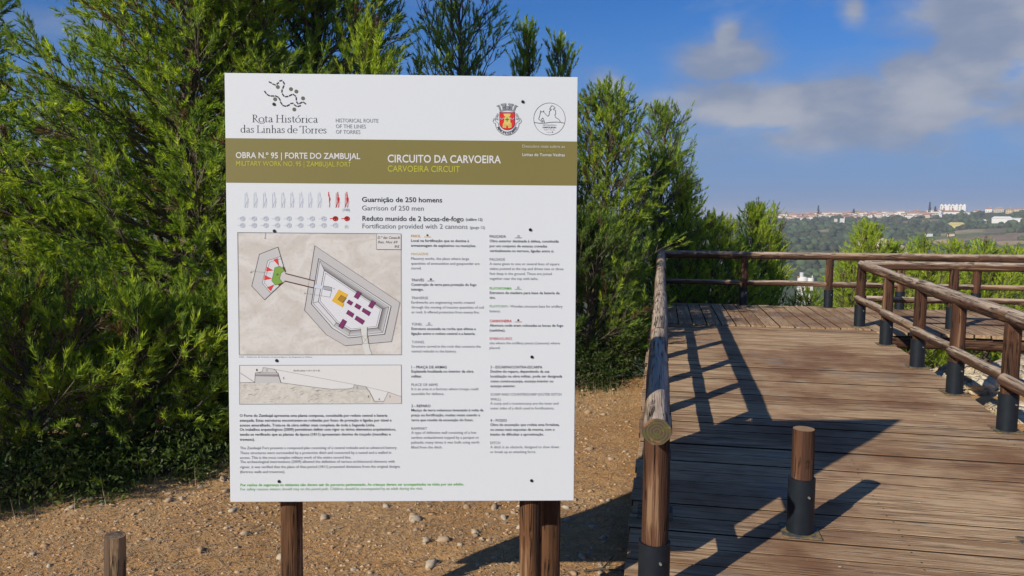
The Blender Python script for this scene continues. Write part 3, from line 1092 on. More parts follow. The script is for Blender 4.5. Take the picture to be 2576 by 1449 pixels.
SPEC = [
    # label, xd, Y, top_yd or None/abs top, radius, seed, extra
    ('broad dense pine filling the left of the picture, its top cut by the frame edge', 500, 8.0, ('z', 6.6), 1.8, 21, dict(up=.22, limbs=235, lime=.34, dark=.26, wind=(-.4, 0), t0=.03, shape=[(0, 1.1), (.3, 1.08), (.40, .85), (.52, .60), (.7, .58), (.85, .5), (1, .15)])),
    ('tall pine between the broad left pine and the information board', 640, 9.0, ('z', 6.4), 1.5, 53, dict(up=.25, limbs=125, lime=.34, dark=.26, shape=[(0, 1.1), (.4, 1.05), (.6, .9), (.8, .7), (1, .12)])),
    ('leaning pine at the far left edge with a thin bare-stemmed spire', 0, 8.0, ('y', 30), 1.3, 22, dict(up=.25, limbs=130, lime=.34, dark=.26, wind=(-.3, 0), t0=.03, shape=[(0, 1.2), (.3, 1.15), (.44, .80), (.54, .46), (.64, .25), (.80, .11), (1, .04)])),
    ('dark pine directly behind the top left of the information board', 800, 9.6, ('z', 6.6), 1.85, 23, dict(up=.3, limbs=115, lime=.28, dark=.38, shape=[(0, 1.0), (.3, 1.0), (.6, .85), (.75, .62), (.9, .4), (1, .1)])),
    ('bright young pine peeping just over the top edge of the board', 940, 7.6, ('y', 98), 0.62, 24, dict(limbs=48, lime=.62, dark=.1, up=.9, t0=.3)),
    ('tall see-through pine rising above the middle of the board', 1125, 11.5, ('y', -45), 1.45, 25, dict(limbs=85, lime=.26, dark=.38, subn=7.5, shoots_per_m=10, t0=.2, shape=[(0, 1.2), (.3, 1.1), (.5, .8), (.65, .62), (.8, .55), (.92, .35), (1, .08)])),
    ('slim pine tip above the right part of the board, taller of two', 1335, 12.5, ('y', 82), 0.9, 26, dict(limbs=55, lime=.3, dark=.3, up=1.3, t0=.3, shape=[(0, 1.4), (.5, 1.0), (.75, .5), (.9, .25), (1, .05)])),
    ('slim pine tip above the right corner of the board, shorter of two', 1400, 12.8, ('y', 122), 0.85, 27, dict(limbs=48, lime=.3, dark=.3, up=1.3, t0=.3, shape=[(0, 1.4), (.5, 1.0), (.75, .5), (.9, .25), (1, .05)])),
    ('bushy pine right of the board with pale bare twigs inside', 1495, 11.2, ('y', 238), .85, 28, dict(limbs=105, lime=.30, dark=.34, dead=.05, up=.4, shape=[(0, 1.2), (.25, 1.2), (.5, 1.05), (.7, .8), (.85, .45), (1, .1)])),
    ('rounded pine crown nearest the open sky, left of the fence corner', 1650, 15.4, ('y', 282), .85, 29, dict(limbs=90, nw=.012, K=22, lime=.26, dark=.36, dead=.05, up=.4, shape=[(0, 1.2), (.5, 1.0), (.75, .95), (.9, .65), (1, .15)])),
    ('bright green young pine just outside the corner of the far fence', 1712, 14.6, ('y', 458), .8, 30, dict(limbs=70, lime=.75, dark=.1, up=.7)),
    ('dark pine in the second row, seen between the far left and the big left pine', 180, 11.5, ('y', 262), 1.8, 51, dict(limbs=60, K=14, nw=.014, lime=.2, dark=.5)),
    ('second-row pine behind the big left pine, close to the board', 560, 12.5, ('y', -60), 2.0, 52, dict(limbs=60, K=14, nw=.014, lime=.2, dark=.5)),
    ('round dark pine close outside the corner of the left and far fences', 1655, 14.7, ('y', 400), .8, 54, dict(limbs=75, K=22, nw=.010, lime=.3, dark=.34, up=.3, shape=[(0, 1.1), (.5, 1.05), (.75, .9), (.9, .6), (1, .2)])),
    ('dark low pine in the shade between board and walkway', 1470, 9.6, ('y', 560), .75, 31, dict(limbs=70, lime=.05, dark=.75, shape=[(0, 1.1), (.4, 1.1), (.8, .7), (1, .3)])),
    ('lime green pine behind the far fence, left one with a ragged top', 1800, 15.1, ('y', 556), 1.05, 33, dict(limbs=90, K=22, nw=.011, lime=.62, dark=.12, up=.5, dead=.05)),
    ('lime green pine behind the far fence with the highest pointed tips', 1882, 17.0, ('y', 526), 1.05, 34, dict(limbs=115, K=22, nw=.011, lime=.62, dark=.1, up=.8, shape=[(0, 1.0), (.35, 1.0), (.6, .85), (.8, .55), (.92, .22), (1, .06)])),
    ('slim lime green pine beside the valley gap behind the far fence', 1940, 17.0, ('y', 592), 0.5, 35, dict(limbs=44, K=22, nw=.011, lime=.6, dark=.12, up=1.2)),
    ('cone-shaped yellow-green pine standing clear above the far rail', 2172, 17.5, ('y', 570), 1.0, 36, dict(limbs=115, K=22, nw=.011, lime=.8, dark=.05, up=.6, shape=[(0, 1.1), (.3, 1.1), (.5, .8), (.75, .42), (.9, .22), (1, .05)])),
    ('yellow-green pine just right of the cone-shaped one', 2250, 18.0, ('y', 618), 1.0, 37, dict(limbs=75, K=20, nw=.012, lime=.75, dark=.08, up=.6)),
    ('green pine tip over the far rail in front of the pale rock', 2325, 19.0, ('y', 606), 0.9, 38, dict(limbs=58, K=18, nw=.013, lime=.55, dark=.12, up=.6)),
    ('thin-topped olive pine over the far rail', 2400, 18.5, ('y', 612), 1.0, 39, dict(limbs=58, K=18, nw=.013, lime=.7, dark=.08, up=.7)),
    ('pine with several upright tips over the far rail, second from the right edge', 2480, 18.5, ('y', 616), 1.05, 40, dict(limbs=60, K=18, nw=.013, lime=.65, dark=.08, up=.7)),
    ('lime pine at the right edge behind both fences', 2565, 18.0, ('y', 628), 1.1, 41, dict(limbs=60, K=18, nw=.013, lime=.7, dark=.08, up=.5)),
    ('dark green pine close behind the left bay of the far fence', 1745, 15.9, ('y', 630), 1.0, 42, dict(limbs=75, K=22, nw=.010, lime=.2, dark=.4, dead=.06)),
    ('mid green pine close behind the second bay of the far fence', 1885, 15.4, ('y', 640), 0.62, 43, dict(limbs=70, K=22, nw=.010, lime=.45, dark=.2)),
    ('bright pine close behind the third bay of the far fence', 2140, 15.6, ('y', 640), 0.58, 44, dict(limbs=60, K=22, nw=.010, lime=.6, dark=.12, dead=.05)),
    ('small dark pine below the gap where the white silos show', 2036, 15.0, ('y', 738), 0.60, 47, dict(limbs=60, K=20, nw=.010, lime=.35, dark=.3)),
    ('low lime pine behind the side landing, left of two', 2330, 15.6, ('y', 655), 1.0, 45, dict(limbs=65, K=20, nw=.012, lime=.8, dark=.05)),
    ('low lime pine behind the side landing, right of two', 2500, 15.6, ('y', 660), 1.0, 46, dict(limbs=65, K=20, nw=.012, lime=.75, dark=.05)),
]
for lb, xd, Yd, tp, R_, sd, ex in SPEC:
    ex = dict(ex)
    shp = ex.pop('shape', WIDE)
    top = tp[1] if tp[0] == 'z' else Z_(tp[1], Yd, xd)
    ro, nt = pine(lb, X_(xd, Yd), Yd, top, prof(R_, shp), sd, **ex)
    tris += nt
for lb, x, y, top, R_, sd in (('low spreading pine sapling at the far left edge of the sand', -3.6, 5.55, 1.25, .75, 71), ('low pine sapling in front of the big left pine', -2.95, 5.95, 1.15, .7, 72),
                             ('dark low pine sapling a little behind the sand edge, half way to the board', -2.45, 6.45, 1.1, .65, 73), ('low pine sapling touching the left edge of the board', -1.95, 6.85, 1.0, .6, 74)):
    ro, nt = pine(lb, x, y, top, [(0, R_), (.5, R_), (.8, R_ * .7), (1, R_ * .2)], sd, limbs=50, K=24, lime=.3, dark=.3, dead=.1, t0=.02, up=.3, group=None)
    tris += nt
# pines outside the frame that shade the left foreground
_, nt = pine('pine standing left of the frame whose shade falls on the sandy path', -5.65, 4.5, 2.1, prof(1.95, [(0, 1.0), (.5, 1.0), (.85, .8), (1, .3)]), 60, limbs=90, K=20, nw=.012)
tris += nt


def bush(label, x, y, rx, ry, rz, n, seed, colA, colB, leaf=0.035, name='bush', cat='bush', group=None, zoff=0.0, stuff=False):
    """leafy shrub: short twigs carrying small leaves, in uneven clumps"""
    rg = np.random.default_rng(seed)
    root = empty(name, (x, y, gz(x, y) + zoff))
    tag(root, label, cat, group)
    nc = max(10, n // 90)
    cp = unit(rg.normal(size=(nc, 3)))
    cp[:, 2] = np.abs(cp[:, 2])
    cp *= rg.uniform(.35, 1, (nc, 1)) ** .5
    cp *= np.array([rx, ry, rz])
    ci = rg.integers(0, nc, n)
    P = cp[ci] + rg.normal(0, .10, (n, 3)) * (rx + rz)
    P[:, 2] = np.maximum(P[:, 2], 0.01 + 0.05 * rg.uniform(size=n))
    nrm = unit(rg.normal(size=(n, 3)) + np.array([0, 0, .6]))
    s = unit(np.cross(nrm, rg.normal(size=(n, 3))))
    q = np.cross(nrm, s)
    l_ = leaf * rg.uniform(.6, 1.4, (n, 1))
    V = np.stack([P - s * l_ * .35, P - q * l_, P + s * l_ * .35, P + q * l_], 1).reshape(-1, 3)
    Fc = np.arange(n * 4).reshape(-1, 4)
    tw = np.clip(rg.uniform(0, 1, nc)[ci] * .7 + rg.uniform(0, .3, n), 0, 1)[:, None]
    cc = np.repeat((np.array(colA) * (1 - tw) + np.array(colB) * tw)[:, None], 4, 1).reshape(-1, 3)
    link_mesh('foliage', np_mesh('foliage', V, Fc, cc), root, mats=('needles',))
    wd = Acc()
    for i in range(nc):
        mid = cp[i] * .5 + rg.normal(0, .04, 3)
        vv, ff = tube_np(np.array([[0, 0, -.05], mid, cp[i]]), [.012, .007, .003], 3)
        wd.add(vv, ff)
    link_mesh('branches', wd.mesh('branches'), root, mats=('bark',))
    return root


DK, OL = (0.050, 0.085, 0.024), (0.150, 0.215, 0.05)
bush('dark shrub at the foot of the far left pine', -3.45, 5.25, .75, .45, .35, 5000, 1, DK, OL, .022)
bush('low dark olive bush under the big left pine, at the edge of the sand', -2.8, 5.62, .6, .42, .32, 5000, 2, DK, OL, .022)
bush('grey-green bush with pale dry twigs beside the left edge of the board', -2.15, 6.35, .55, .40, .35, 5000, 3, (.04, .06, .02), (.15, .15, .06), .022)
bush('shrub in deep shade left of the walkway, half behind the board', .6, 8.75, .6, .4, .5, 4000, 4, DK, (.06, .09, .02), .024)
bush('shrub with a few yellowed leaves beside the walkway edge', 1.12, 9.4, .45, .5, .6, 4200, 5, DK, (.08, .10, .025), .024)
bush('small shrub at the crest behind the middle of the board', -.7, 7.6, .9, .4, .5, 4000, 6, DK, OL, .024)
bush('dark bush under the landing right of the walkway', 5.3, 9.55, .8, .4, .42, 7000, 7, (.05, .08, .02), (.24, .29, .05), .024, zoff=-.34)
bush('yellow-green bush behind the limestone bank', 6.3, 9.3, .7, .35, .32, 5000, 8, (.05, .07, .02), (.16, .18, .04), .024, zoff=-.25)
bush('dark green bush behind the rock at the right edge', 7.2, 9.2, .7, .4, .35, 4500, 9, DK, (.07, .12, .02), .026, zoff=-.25)

bush('low dark shrub beyond the landing, left of the silo gap', 4.6, 14.6, .8, .6, .9, 5000, 11, (.04, .07, .02), (.16, .21, .04), .035, zoff=.65)

# ------------------------------------------------------------------ limestone bank right of the walkway
def rock_patch(name, label, cx_, cy_, rx, ry, zb, zt, seed):
    bv, bf = ico(5)
    rg = np.random.default_rng(seed)
    v = bv.copy()
    nrm = bv.copy()
    off = seed * 3.7
    dsp = np.array([noise.fractal(Vector((p[0] * 2.2 + off, p[1] * 2.2, p[2] * 2.2)), 1.0, 2.0, 5) for p in bv])
    rid = np.array([abs(noise.noise(Vector((p[0] * 5 + off, p[1] * 5, p[2] * 9)))) for p in bv])
    v = nrm * (1 + 0.24 * dsp - 0.10 * (rid < .05))[:, None]
    v[:, 0] *= rx
    v[:, 1] *= ry
    v[:, 2] = v[:, 2] * (zt - zb)
    v += np.array([cx_, cy_, zb])
    o = link_mesh(name, np_mesh(name, v, bf, smooth=False), mats=('limestone',))
    tag(o, label, 'rock', 'limestone bank beside the walkway')


def at_plane(xd, yd, z):
    d = ray(xd, yd)
    t = (z - CAM[2]) / d[2]
    return CAM + d * t


for i, (xd, yd, rx, ry, zt, lb) in enumerate([
        (2505, 968, .78, .62, .17, 'large pale limestone rock seen between the fourth and fifth right-hand fence posts'),
        (2650, 950, .80, .60, .20, 'pale limestone rock right of the fifth fence post, at the frame edge'),
        (2560, 1040, .48, .36, .04, 'flat limestone slab in front of the larger rocks, beside the deck edge'),
        (2395, 948, .30, .28, .05, 'small orange-stained limestone lump beside the fourth fence post')]):
    p = at_plane(xd, yd, -0.05)
    rock_patch('limestone_rock', lb, p[0], p[1], rx, ry, -.12, zt, i + 1)

# pale cliff rock far beyond the fence, by the cone-shaped pine
X, Y, Z = hit(2222, 640, 30, 400)
for xd, yd, DD, sx, sz, lb in ((2235, 632, 120, 3.2, 1.0, 'pale orange rock face on the slope right of the cone-shaped pine'), (2208, 612, 160, 3.4, .9, 'second pale rock ledge above the orange rock face'),):
    r = ray(xd, yd)
    r = r / math.hypot(r[0], r[1])
    p = CAM + r * DD
    bv, bf = ico(4)
    gg = gz(p[0], p[1])
    ds = np.array([noise.fractal(Vector(q) * 1.8, 1, 2, 4) for q in bv])
    v = bv * (1 + .35 * ds)[:, None] * np.array([sx, 2.0, 1.0])
    v[:, 2] = np.where(v[:, 2] > 0, v[:, 2] * sz * 1.3, v[:, 2] * (p[2] - gg + 2))
    v[:, 2] -= v[:, 0] * .22 * (v[:, 2] > -.5)
    o = link_mesh('rock_ledge', np_mesh('rock_ledge', v + p, bf), mats=('limestone',))
    tag(o, lb, 'rock')

# ------------------------------------------------------------------ walkway
def WW(u, v, z):
    p = UU * u + VV * v
    return Vector((p[0], p[1], z))


walk = empty('boardwalk', (W(3.4, 1.37).x, W(3.4, 1.37).y, -.3), -YAW)
tag(walk, 'weathered timber boardwalk with a sloping ramp and a cross-planked landing', 'boardwalk')
bpy.context.view_layer.update()
winv = walk.matrix_world.inverted()
PT = 0.045
rs = random.Random(3)
pitch = 0.192
mesh_pl = []


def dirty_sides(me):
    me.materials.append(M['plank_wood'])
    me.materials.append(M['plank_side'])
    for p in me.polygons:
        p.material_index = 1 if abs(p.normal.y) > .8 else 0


for i in range(4):
    gp = (.0055, .0115, .0075, .0095)[i]
    me = box_me('plank', -1.51, 1.51, -pitch / 2 + gp, pitch / 2 - gp, -PT, 0, .0022)
    dirty_sides(me)
    mesh_pl.append(me)
tilt = math.atan(SLOPE)
u = 1.35
i = 0
Rz = Matrix.Rotation(-YAW, 4, 'Z')
while u < UL - .06:
    c0 = W(u, 1.37 + rs.uniform(-.012, .012), rs.uniform(-.0035, .0035))
    c0.z = SLOPE * (u - U0_) + rs.uniform(-.004, .004)
    mx = Matrix.Translation(c0) @ Rz @ Matrix.Rotation(tilt + rs.uniform(-.012, .012), 4, 'X') @ Matrix.Rotation(rs.uniform(-.0016, .0016), 4, 'Z')
    if rs.random() < .5:
        mx = mx @ Matrix.Rotation(PI, 4, 'Z')
    o = bpy.data.objects.new('plank', mesh_pl[rs.randrange(4)])
    C.objects.link(o)
    o.parent = walk
    o.matrix_local = winv @ mx
    u += pitch
    i += 1
sc_v, sc_f = [], []
for q in range(i):
    uq = 1.35 + q * pitch
    for vq in (.06, 1.37, 2.68):
        for du in (-.055, .055):
            c0 = WW(uq + du, vq + rs.uniform(-.012, .012), SLOPE * (uq + du - U0_) + .0052)
            b0 = len(sc_v)
            sc_v += [(c0.x + .0055 * math.cos(a * PI / 3), c0.y + .0055 * math.sin(a * PI / 3), c0.z) for a in range(6)]
            sc_f.append(tuple(range(b0, b0 + 6)))
me = bpy.data.meshes.new('screws')
me.from_pydata(sc_v, [], sc_f)
o = link_mesh('screws', me, walk, winv, ('plank_side',))
o['kind'] = 'stuff'
# landing planks run the other way
v = -.13 + .1
mesh_l, mesh_s = [], []
for L0 in (2.62, 2.88):
    me = box_me('plank', -L0 / 2, L0 / 2, -.1 + .0075, .1 - .0075, -PT, 0, .0022)
    dirty_sides(me)
    mesh_l.append(me)
Rl = Matrix.Rotation(PI / 2 - YAW, 4, 'Z')
while v < 9.0:
    long_ = v > 2.87
    uf = 10.88 if long_ else 11.14
    Lx = 2.88 if long_ else 2.62
    c0 = W(12, v)
    cu = uf + Lx / 2 + rs.uniform(-.02, .02)
    p = UU * cu + VV * v
    mx = Matrix.Translation((p[0], p[1], ZL + rs.uniform(-.004, .004))) @ Rl @ Matrix.Rotation(rs.uniform(-.014, .014), 4, 'X')
    if rs.random() < .5:
        mx = mx @ Matrix.Rotation(PI, 4, 'Z')
    o = bpy.data.objects.new('plank', mesh_l[1 if long_ else 0])
    C.objects.link(o)
    o.parent = walk
    o.matrix_local = winv @ mx
    v += .2
# log beams underneath
for v in (-.02, 1.37, 2.74):
    a = WW(1.3, v, SLOPE * (1.3 - U0_) - PT - .075)
    b = WW(11.15, v, SLOPE * (11.15 - U0_) - PT - .075)
    put_log('beam', a, b, .07, .07, walk, seed=v, inv=winv, mats=('brown_post', 'end_grain'))
put_log('beam', WW(10.98, 2.80, ZL - .137), WW(10.98, 9.0, ZL - .137), .082, .08, walk, seed=5, inv=winv, mats=('brown_post', 'end_grain'), rings=20)
put_log('beam', WW(13.55, -.1, ZL - .16), WW(13.55, 9.0, ZL - .16), .08, .08, walk, seed=6, inv=winv, mats=('brown_post', 'end_grain'))
put_log('beam', WW(11.3, 0.0, ZL - .16), WW(11.3, 3.0, ZL - .16), .08, .08, walk, seed=7, inv=winv, mats=('brown_post', 'end_grain'))
for v in (0.1, 3.4, 6.0, 8.6):
    for u in (11.05, 13.5):
        p = WW(u, v, 0)
        put_log('pile', (p.x, p.y, gz(p.x, p.y) - .3), (p.x, p.y, ZL - .1), .09, .09, walk, seed=u + v, inv=winv, mats=('brown_post', 'end_grain'))

# ------------------------------------------------------------------ fences along the walkway
sleeve_me = cyl_me('sleeve', .074, .074, 0, .30, 28)
sleeve_me.materials.append(M['steel_paint'])
plate_me = box_me('base_plate', -.105, .105, -.105, .105, 0, .008, .002)
plate_me.materials.append(M['plate_steel'])
bolt_me = cyl_me('bolt', .007, .006, 0, .012, 8)
bolt_me.materials.append(M['galvanised'])


def post(parent, inv, p, hgt, seed, r=.064, label=None, cut='end_grain', hs=.30):
    """round post in a painted steel sleeve on a square plate"""
    o, omx = put_log('post', (p.x, p.y, p.z + .03), (p.x, p.y, p.z + hgt), r, r * .97, parent, seed=seed, inv=inv,
                mats=('brown_post', cut), rings=8, rough=.0025, bend=.002, want_mx=True)
    oi_ = omx.inverted()
    for nm, me, mx in (('sleeve', sleeve_me, Matrix.Translation(p + Vector((0, 0, .008))) @ Matrix.Scale(hs / .30, 4, (0, 0, 1))),
                       ('base_plate', plate_me, Matrix.Translation(p + Vector((0, 0, .001))) @ Rz),
                       ('bolt', bolt_me, Matrix.Translation(p + Vector((.015, -.072, .23))) @ Matrix.Rotation(PI / 2, 4, 'X'))):
        c_ = bpy.data.objects.new(nm, me)
        C.objects.link(c_)
        c_.parent = o
        c_.matrix_local = oi_ @ (inv @ mx)
    return o


def fence(name, label, posts, top_h=.875, mid_h=.40, r_top=.064, r_mid=.044, off=0.0, ext0=None, ext1=None, seed=0, overlap=.0, toph=None, cap=False, skip_first=False, mid_off=(0, 0), skew=None):
    p0 = posts[0]
    root = empty(name, (p0.x, p0.y, p0.z), 0)
    tag(root, label, 'fence')
    bpy.context.view_layer.update()
    inv = root.matrix_world.inverted()
    n = len(posts)
    th = toph or [top_h] * n
    for i, p in enumerate(posts):
        if skip_first and i == 0:
            continue
        post(root, inv, p, th[i] - r_top * .7, seed + i * 1.7)
    tops = [p + Vector((0, 0, th[i])) for i, p in enumerate(posts)]
    if ext0 is not None:
        tops = [ext0] + tops
    if ext1 is not None:
        tops = tops + [ext1]
    # top rail in lengths of two bays
    i = 0
    rq = random.Random(seed + 1)
    while i < len(tops) - 1:
        j = min(i + (3 if i == 0 and ext0 is not None else 2), len(tops) - 1)
        a, b = tops[i], tops[j]
        rr = r_top * rq.uniform(.95, 1.07)
        put_log('top_rail', a, b, rr * 1.03, rr * .96, root, seed=seed + i + .5, inv=inv, rings=16, sides=24, rough=.0035, bend=rq.uniform(-.006, .006))
        i = j
    for i in range(n - 1):
        a, b = posts[i] + Vector((mid_off[0], mid_off[1], mid_h * (th[i] / top_h))), posts[i + 1] + Vector((mid_off[0], mid_off[1], mid_h * (th[i + 1] / top_h)))
        if skew is not None:
            a = a + skew
        d = (b - a).normalized()
        put_log('lower_rail', a + d * (.045 - overlap), b - d * (.045 - overlap), r_mid * rq.uniform(.95, 1.1), r_mid * rq.uniform(.9, 1.0), root, seed=seed + i * 2.3, inv=inv, rings=10, sides=18, rough=.003, bend=rq.uniform(-.008, .008))
    return root


left_u = [3.52, 4.55, 5.6, 6.62, 7.65, 8.77, 10.0, 11.22, 12.4, 13.6]
lp = [W(u, 0.0) for u in left_u]
th = [.885] * len(lp)
capend = W(3.36, 0.0, .885)
fence('timber_fence', 'left fence of the walkway, its top rail ending in a round lichened cut end', lp, ext0=capend, seed=3, toph=th)
ra = [W(13.6, v) for v in (0.0, 1.416, 2.80, 3.92, 5.07, 6.25, 7.45, 8.65)]
fence('timber_fence', 'far fence across the end of the landing, in front of the valley', ra, seed=9, skip_first=True)
rb = [W(11.36, v) for v in (2.79, 3.95, 5.15, 6.35, 7.55, 8.75)]
fence('timber_fence', 'fence along the near side of the side landing, right of the walkway corner', rb, seed=15, skip_first=True, top_h=.87)
rc = [W(u, 2.77) for u in (11.38, 10.08, 8.88, 7.79, 6.66, 5.5, 4.4)]
fence('timber_fence', 'right fence running down the ramp towards the camera', rc, seed=24, toph=[.87, .88, .89, .91, .925, .93, .93], overlap=.045, r_mid=.050, skew=Vector((-UU[0] * .035 - VV[0] * .055, -UU[1] * .035 - VV[1] * .055, 0)))


def bollard(label, u, v, hgt, seed):
    p = W(u, v)
    root = empty('bollard', p)
    tag(root, label, 'bollard')
    bpy.context.view_layer.update()
    inv = root.matrix_world.inverted()
    post(root, inv, p, hgt, seed, r=.062, cut='cut_top', hs=.315)
    return root


bollard('short round timber bollard in a black steel sleeve in the middle of the walkway', 4.44, .815, .605, 41)
pp_ = W(4.50, 2.10, .001)
o = link_mesh('steel_plate', box_me('steel_plate', -.105, .105, -.105, .105, 0, .008, .002), mx=Matrix.Translation(pp_) @ Rz, mats=('plate_steel',))
tag(o, 'bare square steel plate on the planks, only its corner showing at the right frame edge', 'steel plate')

# short stake in the sand at the lower left
_r = ray(270, 1400)
sp = Vector((_r[0] / _r[1] * 3.1, 3.1, 0))
sg = gz(sp.x, sp.y)
me = log_me('wooden_stake', Z_(1372, 3.1, 270) - sg + .15, .046, .044, 8.1, rough=.0035)
o = link_mesh('wooden_stake', me, mx=Matrix.Translation((sp.x, sp.y, sg - .15)) @ Matrix.Rotation(.05, 4, 'Y'), mats=('stump_wood', 'stump_wood'))
tag(o, 'short weathered round stake standing in the sand at the lower left', 'stake')

# ------------------------------------------------------------------ information board
yawb, leanb, rlb = 0.02931375, 0.04559023, -0.00215904
BS = 3.3 / 2.9
BC = CAM + (np.array([-0.41889665, 2.9, 1.54710717]) - CAM) * BS
BW, BH = 1.33297445 * BS, 1.63946714 * BS
ex = np.array([math.cos(yawb), math.sin(yawb), 0])
nb = np.array([-math.sin(yawb), math.cos(yawb), 0])
ez = np.array([0, 0, 1.]) * math.cos(leanb) + nb * math.sin(leanb)
ex2 = ex * math.cos(rlb) + ez * math.sin(rlb)
ez2 = -ex * math.sin(rlb) + ez * math.cos(rlb)
ey2 = np.cross(ez2, ex2)
# root at the foot of the board, board coordinates x right, y away, z up
foot = BC - ez2 * (BH / 2 + 0.84)
board = empty('information_board')
tag(board, 'large white information board about the Zambujal fort on brown timber posts', 'information board')
board.matrix_world = Matrix(((ex2[0], ey2[0], ez2[0], foot[0]), (ex2[1], ey2[1], ez2[1], foot[1]), (ex2[2], ey2[2], ez2[2], foot[2]), (0, 0, 0, 1)))
ZB = 0.84                                     # bottom edge of the panel in board coordinates


def loc(x, y):
    """picture point on the board face -> board x, z"""
    d = ray(x, y)
    t = ((BC - CAM) @ ey2) / (d @ ey2)
    p = CAM + d * t - foot
    return float(p @ ex2), float(p @ ez2)


link_mesh('panel', box_me('panel', -BW / 2, BW / 2, 0, .020, ZB, ZB + BH, .002), board, mats=('sign_white',))
link_mesh('panel_edge', box_me('panel_edge', -BW / 2 + .004, BW / 2 - .004, .0185, .035, ZB + .004, ZB + BH - .004), board, mats=('sign_edge',))


def bpost(x, y, z1, r, seed, name='post'):
    me = log_me(name, z1 + .45, r, r * .98, seed, rough=.0025, rings=14, bend=.003)
    link_mesh(name, me, board, Matrix.Translation((x, y, -.45)), ('board_post', 'end_grain'))


xl = loc(720, 1262)[0]
xr = loc(1339, 1262)[0]
bpost(xl, .092, ZB + 1.65, .050, 2.2)
bpost(xr, .092, ZB + 1.65, .051, 4.1)
bpost(xr + .105, .35, ZB + 1.5, .053, 6.6, 'rear_post')
for z in (ZB + .35, ZB + 1.2):
    link_mesh('crossbar', box_me('crossbar', -.68, .68, .145, .18, z - .04, z + .04, .003), board, mats=('board_post',))


# ---- printing on the board: thin coloured shapes laid on the face
class Print:
    def __init__(self, name, layer=1, label=None):
        self.name, self.y = name, -0.0005 * layer
        self.v, self.f, self.c = [], [], []
        self.label = label

    def poly(self, pts, col, dy=0):
        b = len(self.v)
        for p in pts:
            self.v.append((p[0], self.y - dy * .0003, p[1]))
            self.c.append(col)
        self.f.append(tuple(range(b, b + len(pts))))

    def line(self, pts, wd, col, closed=False, dy=0):
        pts = [np.array(p, float) for p in pts]
        if closed:
            pts = pts + [pts[0]]
        for a, b in zip(pts[:-1], pts[1:]):
            d = b - a
            L = np.linalg.norm(d)
            if L < 1e-6:
                continue
            d = d / L
            nn_ = np.array([-d[1], d[0]]) * wd * BS / 2
            a2, b2 = a - d * wd * .3, b + d * wd * .3
            self.poly([a2 - nn_, b2 - nn_, b2 + nn_, a2 + nn_], col, dy)

    def disc(self, c_, r, col, n=14, dy=0):
        r = r * BS
        self.poly([(c_[0] + r * math.cos(i / n * 2 * PI), c_[1] + r * math.sin(i / n * 2 * PI)) for i in range(n)], col, dy)

    def done(self, material='print_ink', parent=None):
        me = bpy.data.meshes.new(self.name)
        me.from_pydata(self.v, [], self.f)
        a = me.color_attributes.new('tint', 'FLOAT_COLOR', 'POINT')
        a.data.foreach_set('color', np.array([(*c_, 1) for c_ in self.c], np.float32).ravel())
        me.update()
        o = link_mesh(self.name, me, parent or board, mats=(material,))
        if self.label:
            o['label'] = self.label
        return o


def srgb(r, g, b):
    return tuple(q_ * ((x / 255 / 12.92) if x / 255 <= .04045 else ((x / 255 + .055) / 1.055) ** 2.4) for x, q_ in ((r, .84), (g, .88), (b, .95)))


_fc = bpy.data.curves.new('t', 'FONT')
_fo = bpy.data.objects.new('t', _fc)
_fc.dimensions = '2D'
_fc.resolution_u = 2


def glyphs(text, bold=0.0, res=2):
    _fc.body = text
    _fc.offset = bold
    _fc.resolution_u = res
    me = bpy.data.meshes.new_from_object(_fo)
    vs = np.array([v.co[:2] for v in me.vertices]) if len(me.vertices) else np.zeros((1, 2))
    fs = [tuple(p.vertices) for p in me.polygons]
    bpy.data.meshes.remove(me)
    return vs, fs


CAPH = None
PXM = BW / 884.0        # one picture unit on the board


def text(pr, s, x0, x1, yb, cap, col, bold=0, xe=None, ital=0.0, res=2):
    """one printed line: x0..x1 extent and baseline in picture units"""
    global CAPH
    if CAPH is None:
        hv, _ = glyphs('H')
        CAPH = hv[:, 1].max()
    vs, fs = glyphs(s, bold, res)
    a = loc(x0, yb)
    b = loc(x1, yb)
    wdt = vs[:, 0].max() - vs[:, 0].min()
    sx = (b[0] - a[0]) / wdt
    sy = cap * PXM / CAPH
    X = a[0] + (vs[:, 0] - vs[:, 0].min()) * sx + vs[:, 1] * ital * sx
    Zz = a[1] + vs[:, 1] * sy
    b0 = len(pr.v)
    for i in range(len(vs)):
        pr.v.append((float(X[i]), pr.y, float(Zz[i])))
        pr.c.append(col)
    for f in fs:
        pr.f.append(tuple(b0 + i for i in f))


def reg(x0, y0, w_, pw):
    s = w_ / pw
    return lambda X, Y: ((x0 + X * s) * .644, (y0 + Y * s) * .644)


Z1 = reg(860, 270, 1420, 2576)
Z2 = reg(860, 880, 740, 2062)
Z3 = reg(1580, 880, 700, 1951)
Z4 = reg(860, 1400, 740, 1849)
Z5 = reg(1580, 1400, 700, 1749)
Z6 = reg(920, 700, 1040, 2576)
Z7 = reg(1900, 380, 380, 2576)
Z8 = reg(920, 290, 580, 2576)

# olive band
op = Print('olive_band', 1)
op.poly([(-BW / 2 + .001, loc(567, 459.5)[1]), (BW / 2 - .001, loc(1450, 467)[1]), (BW / 2 - .001, loc(1451, 356)[1]), (-BW / 2 + .001, loc(566, 347.5)[1])], (0.3, 0.3, 0.3))
op.done('olive_ink')

INK = srgb(38, 42, 44)
GRY = srgb(104, 108, 112)
LGR = srgb(140, 145, 150)
WHT = (0.60, 0.61, 0.62)
LIM = srgb(186, 182, 64)

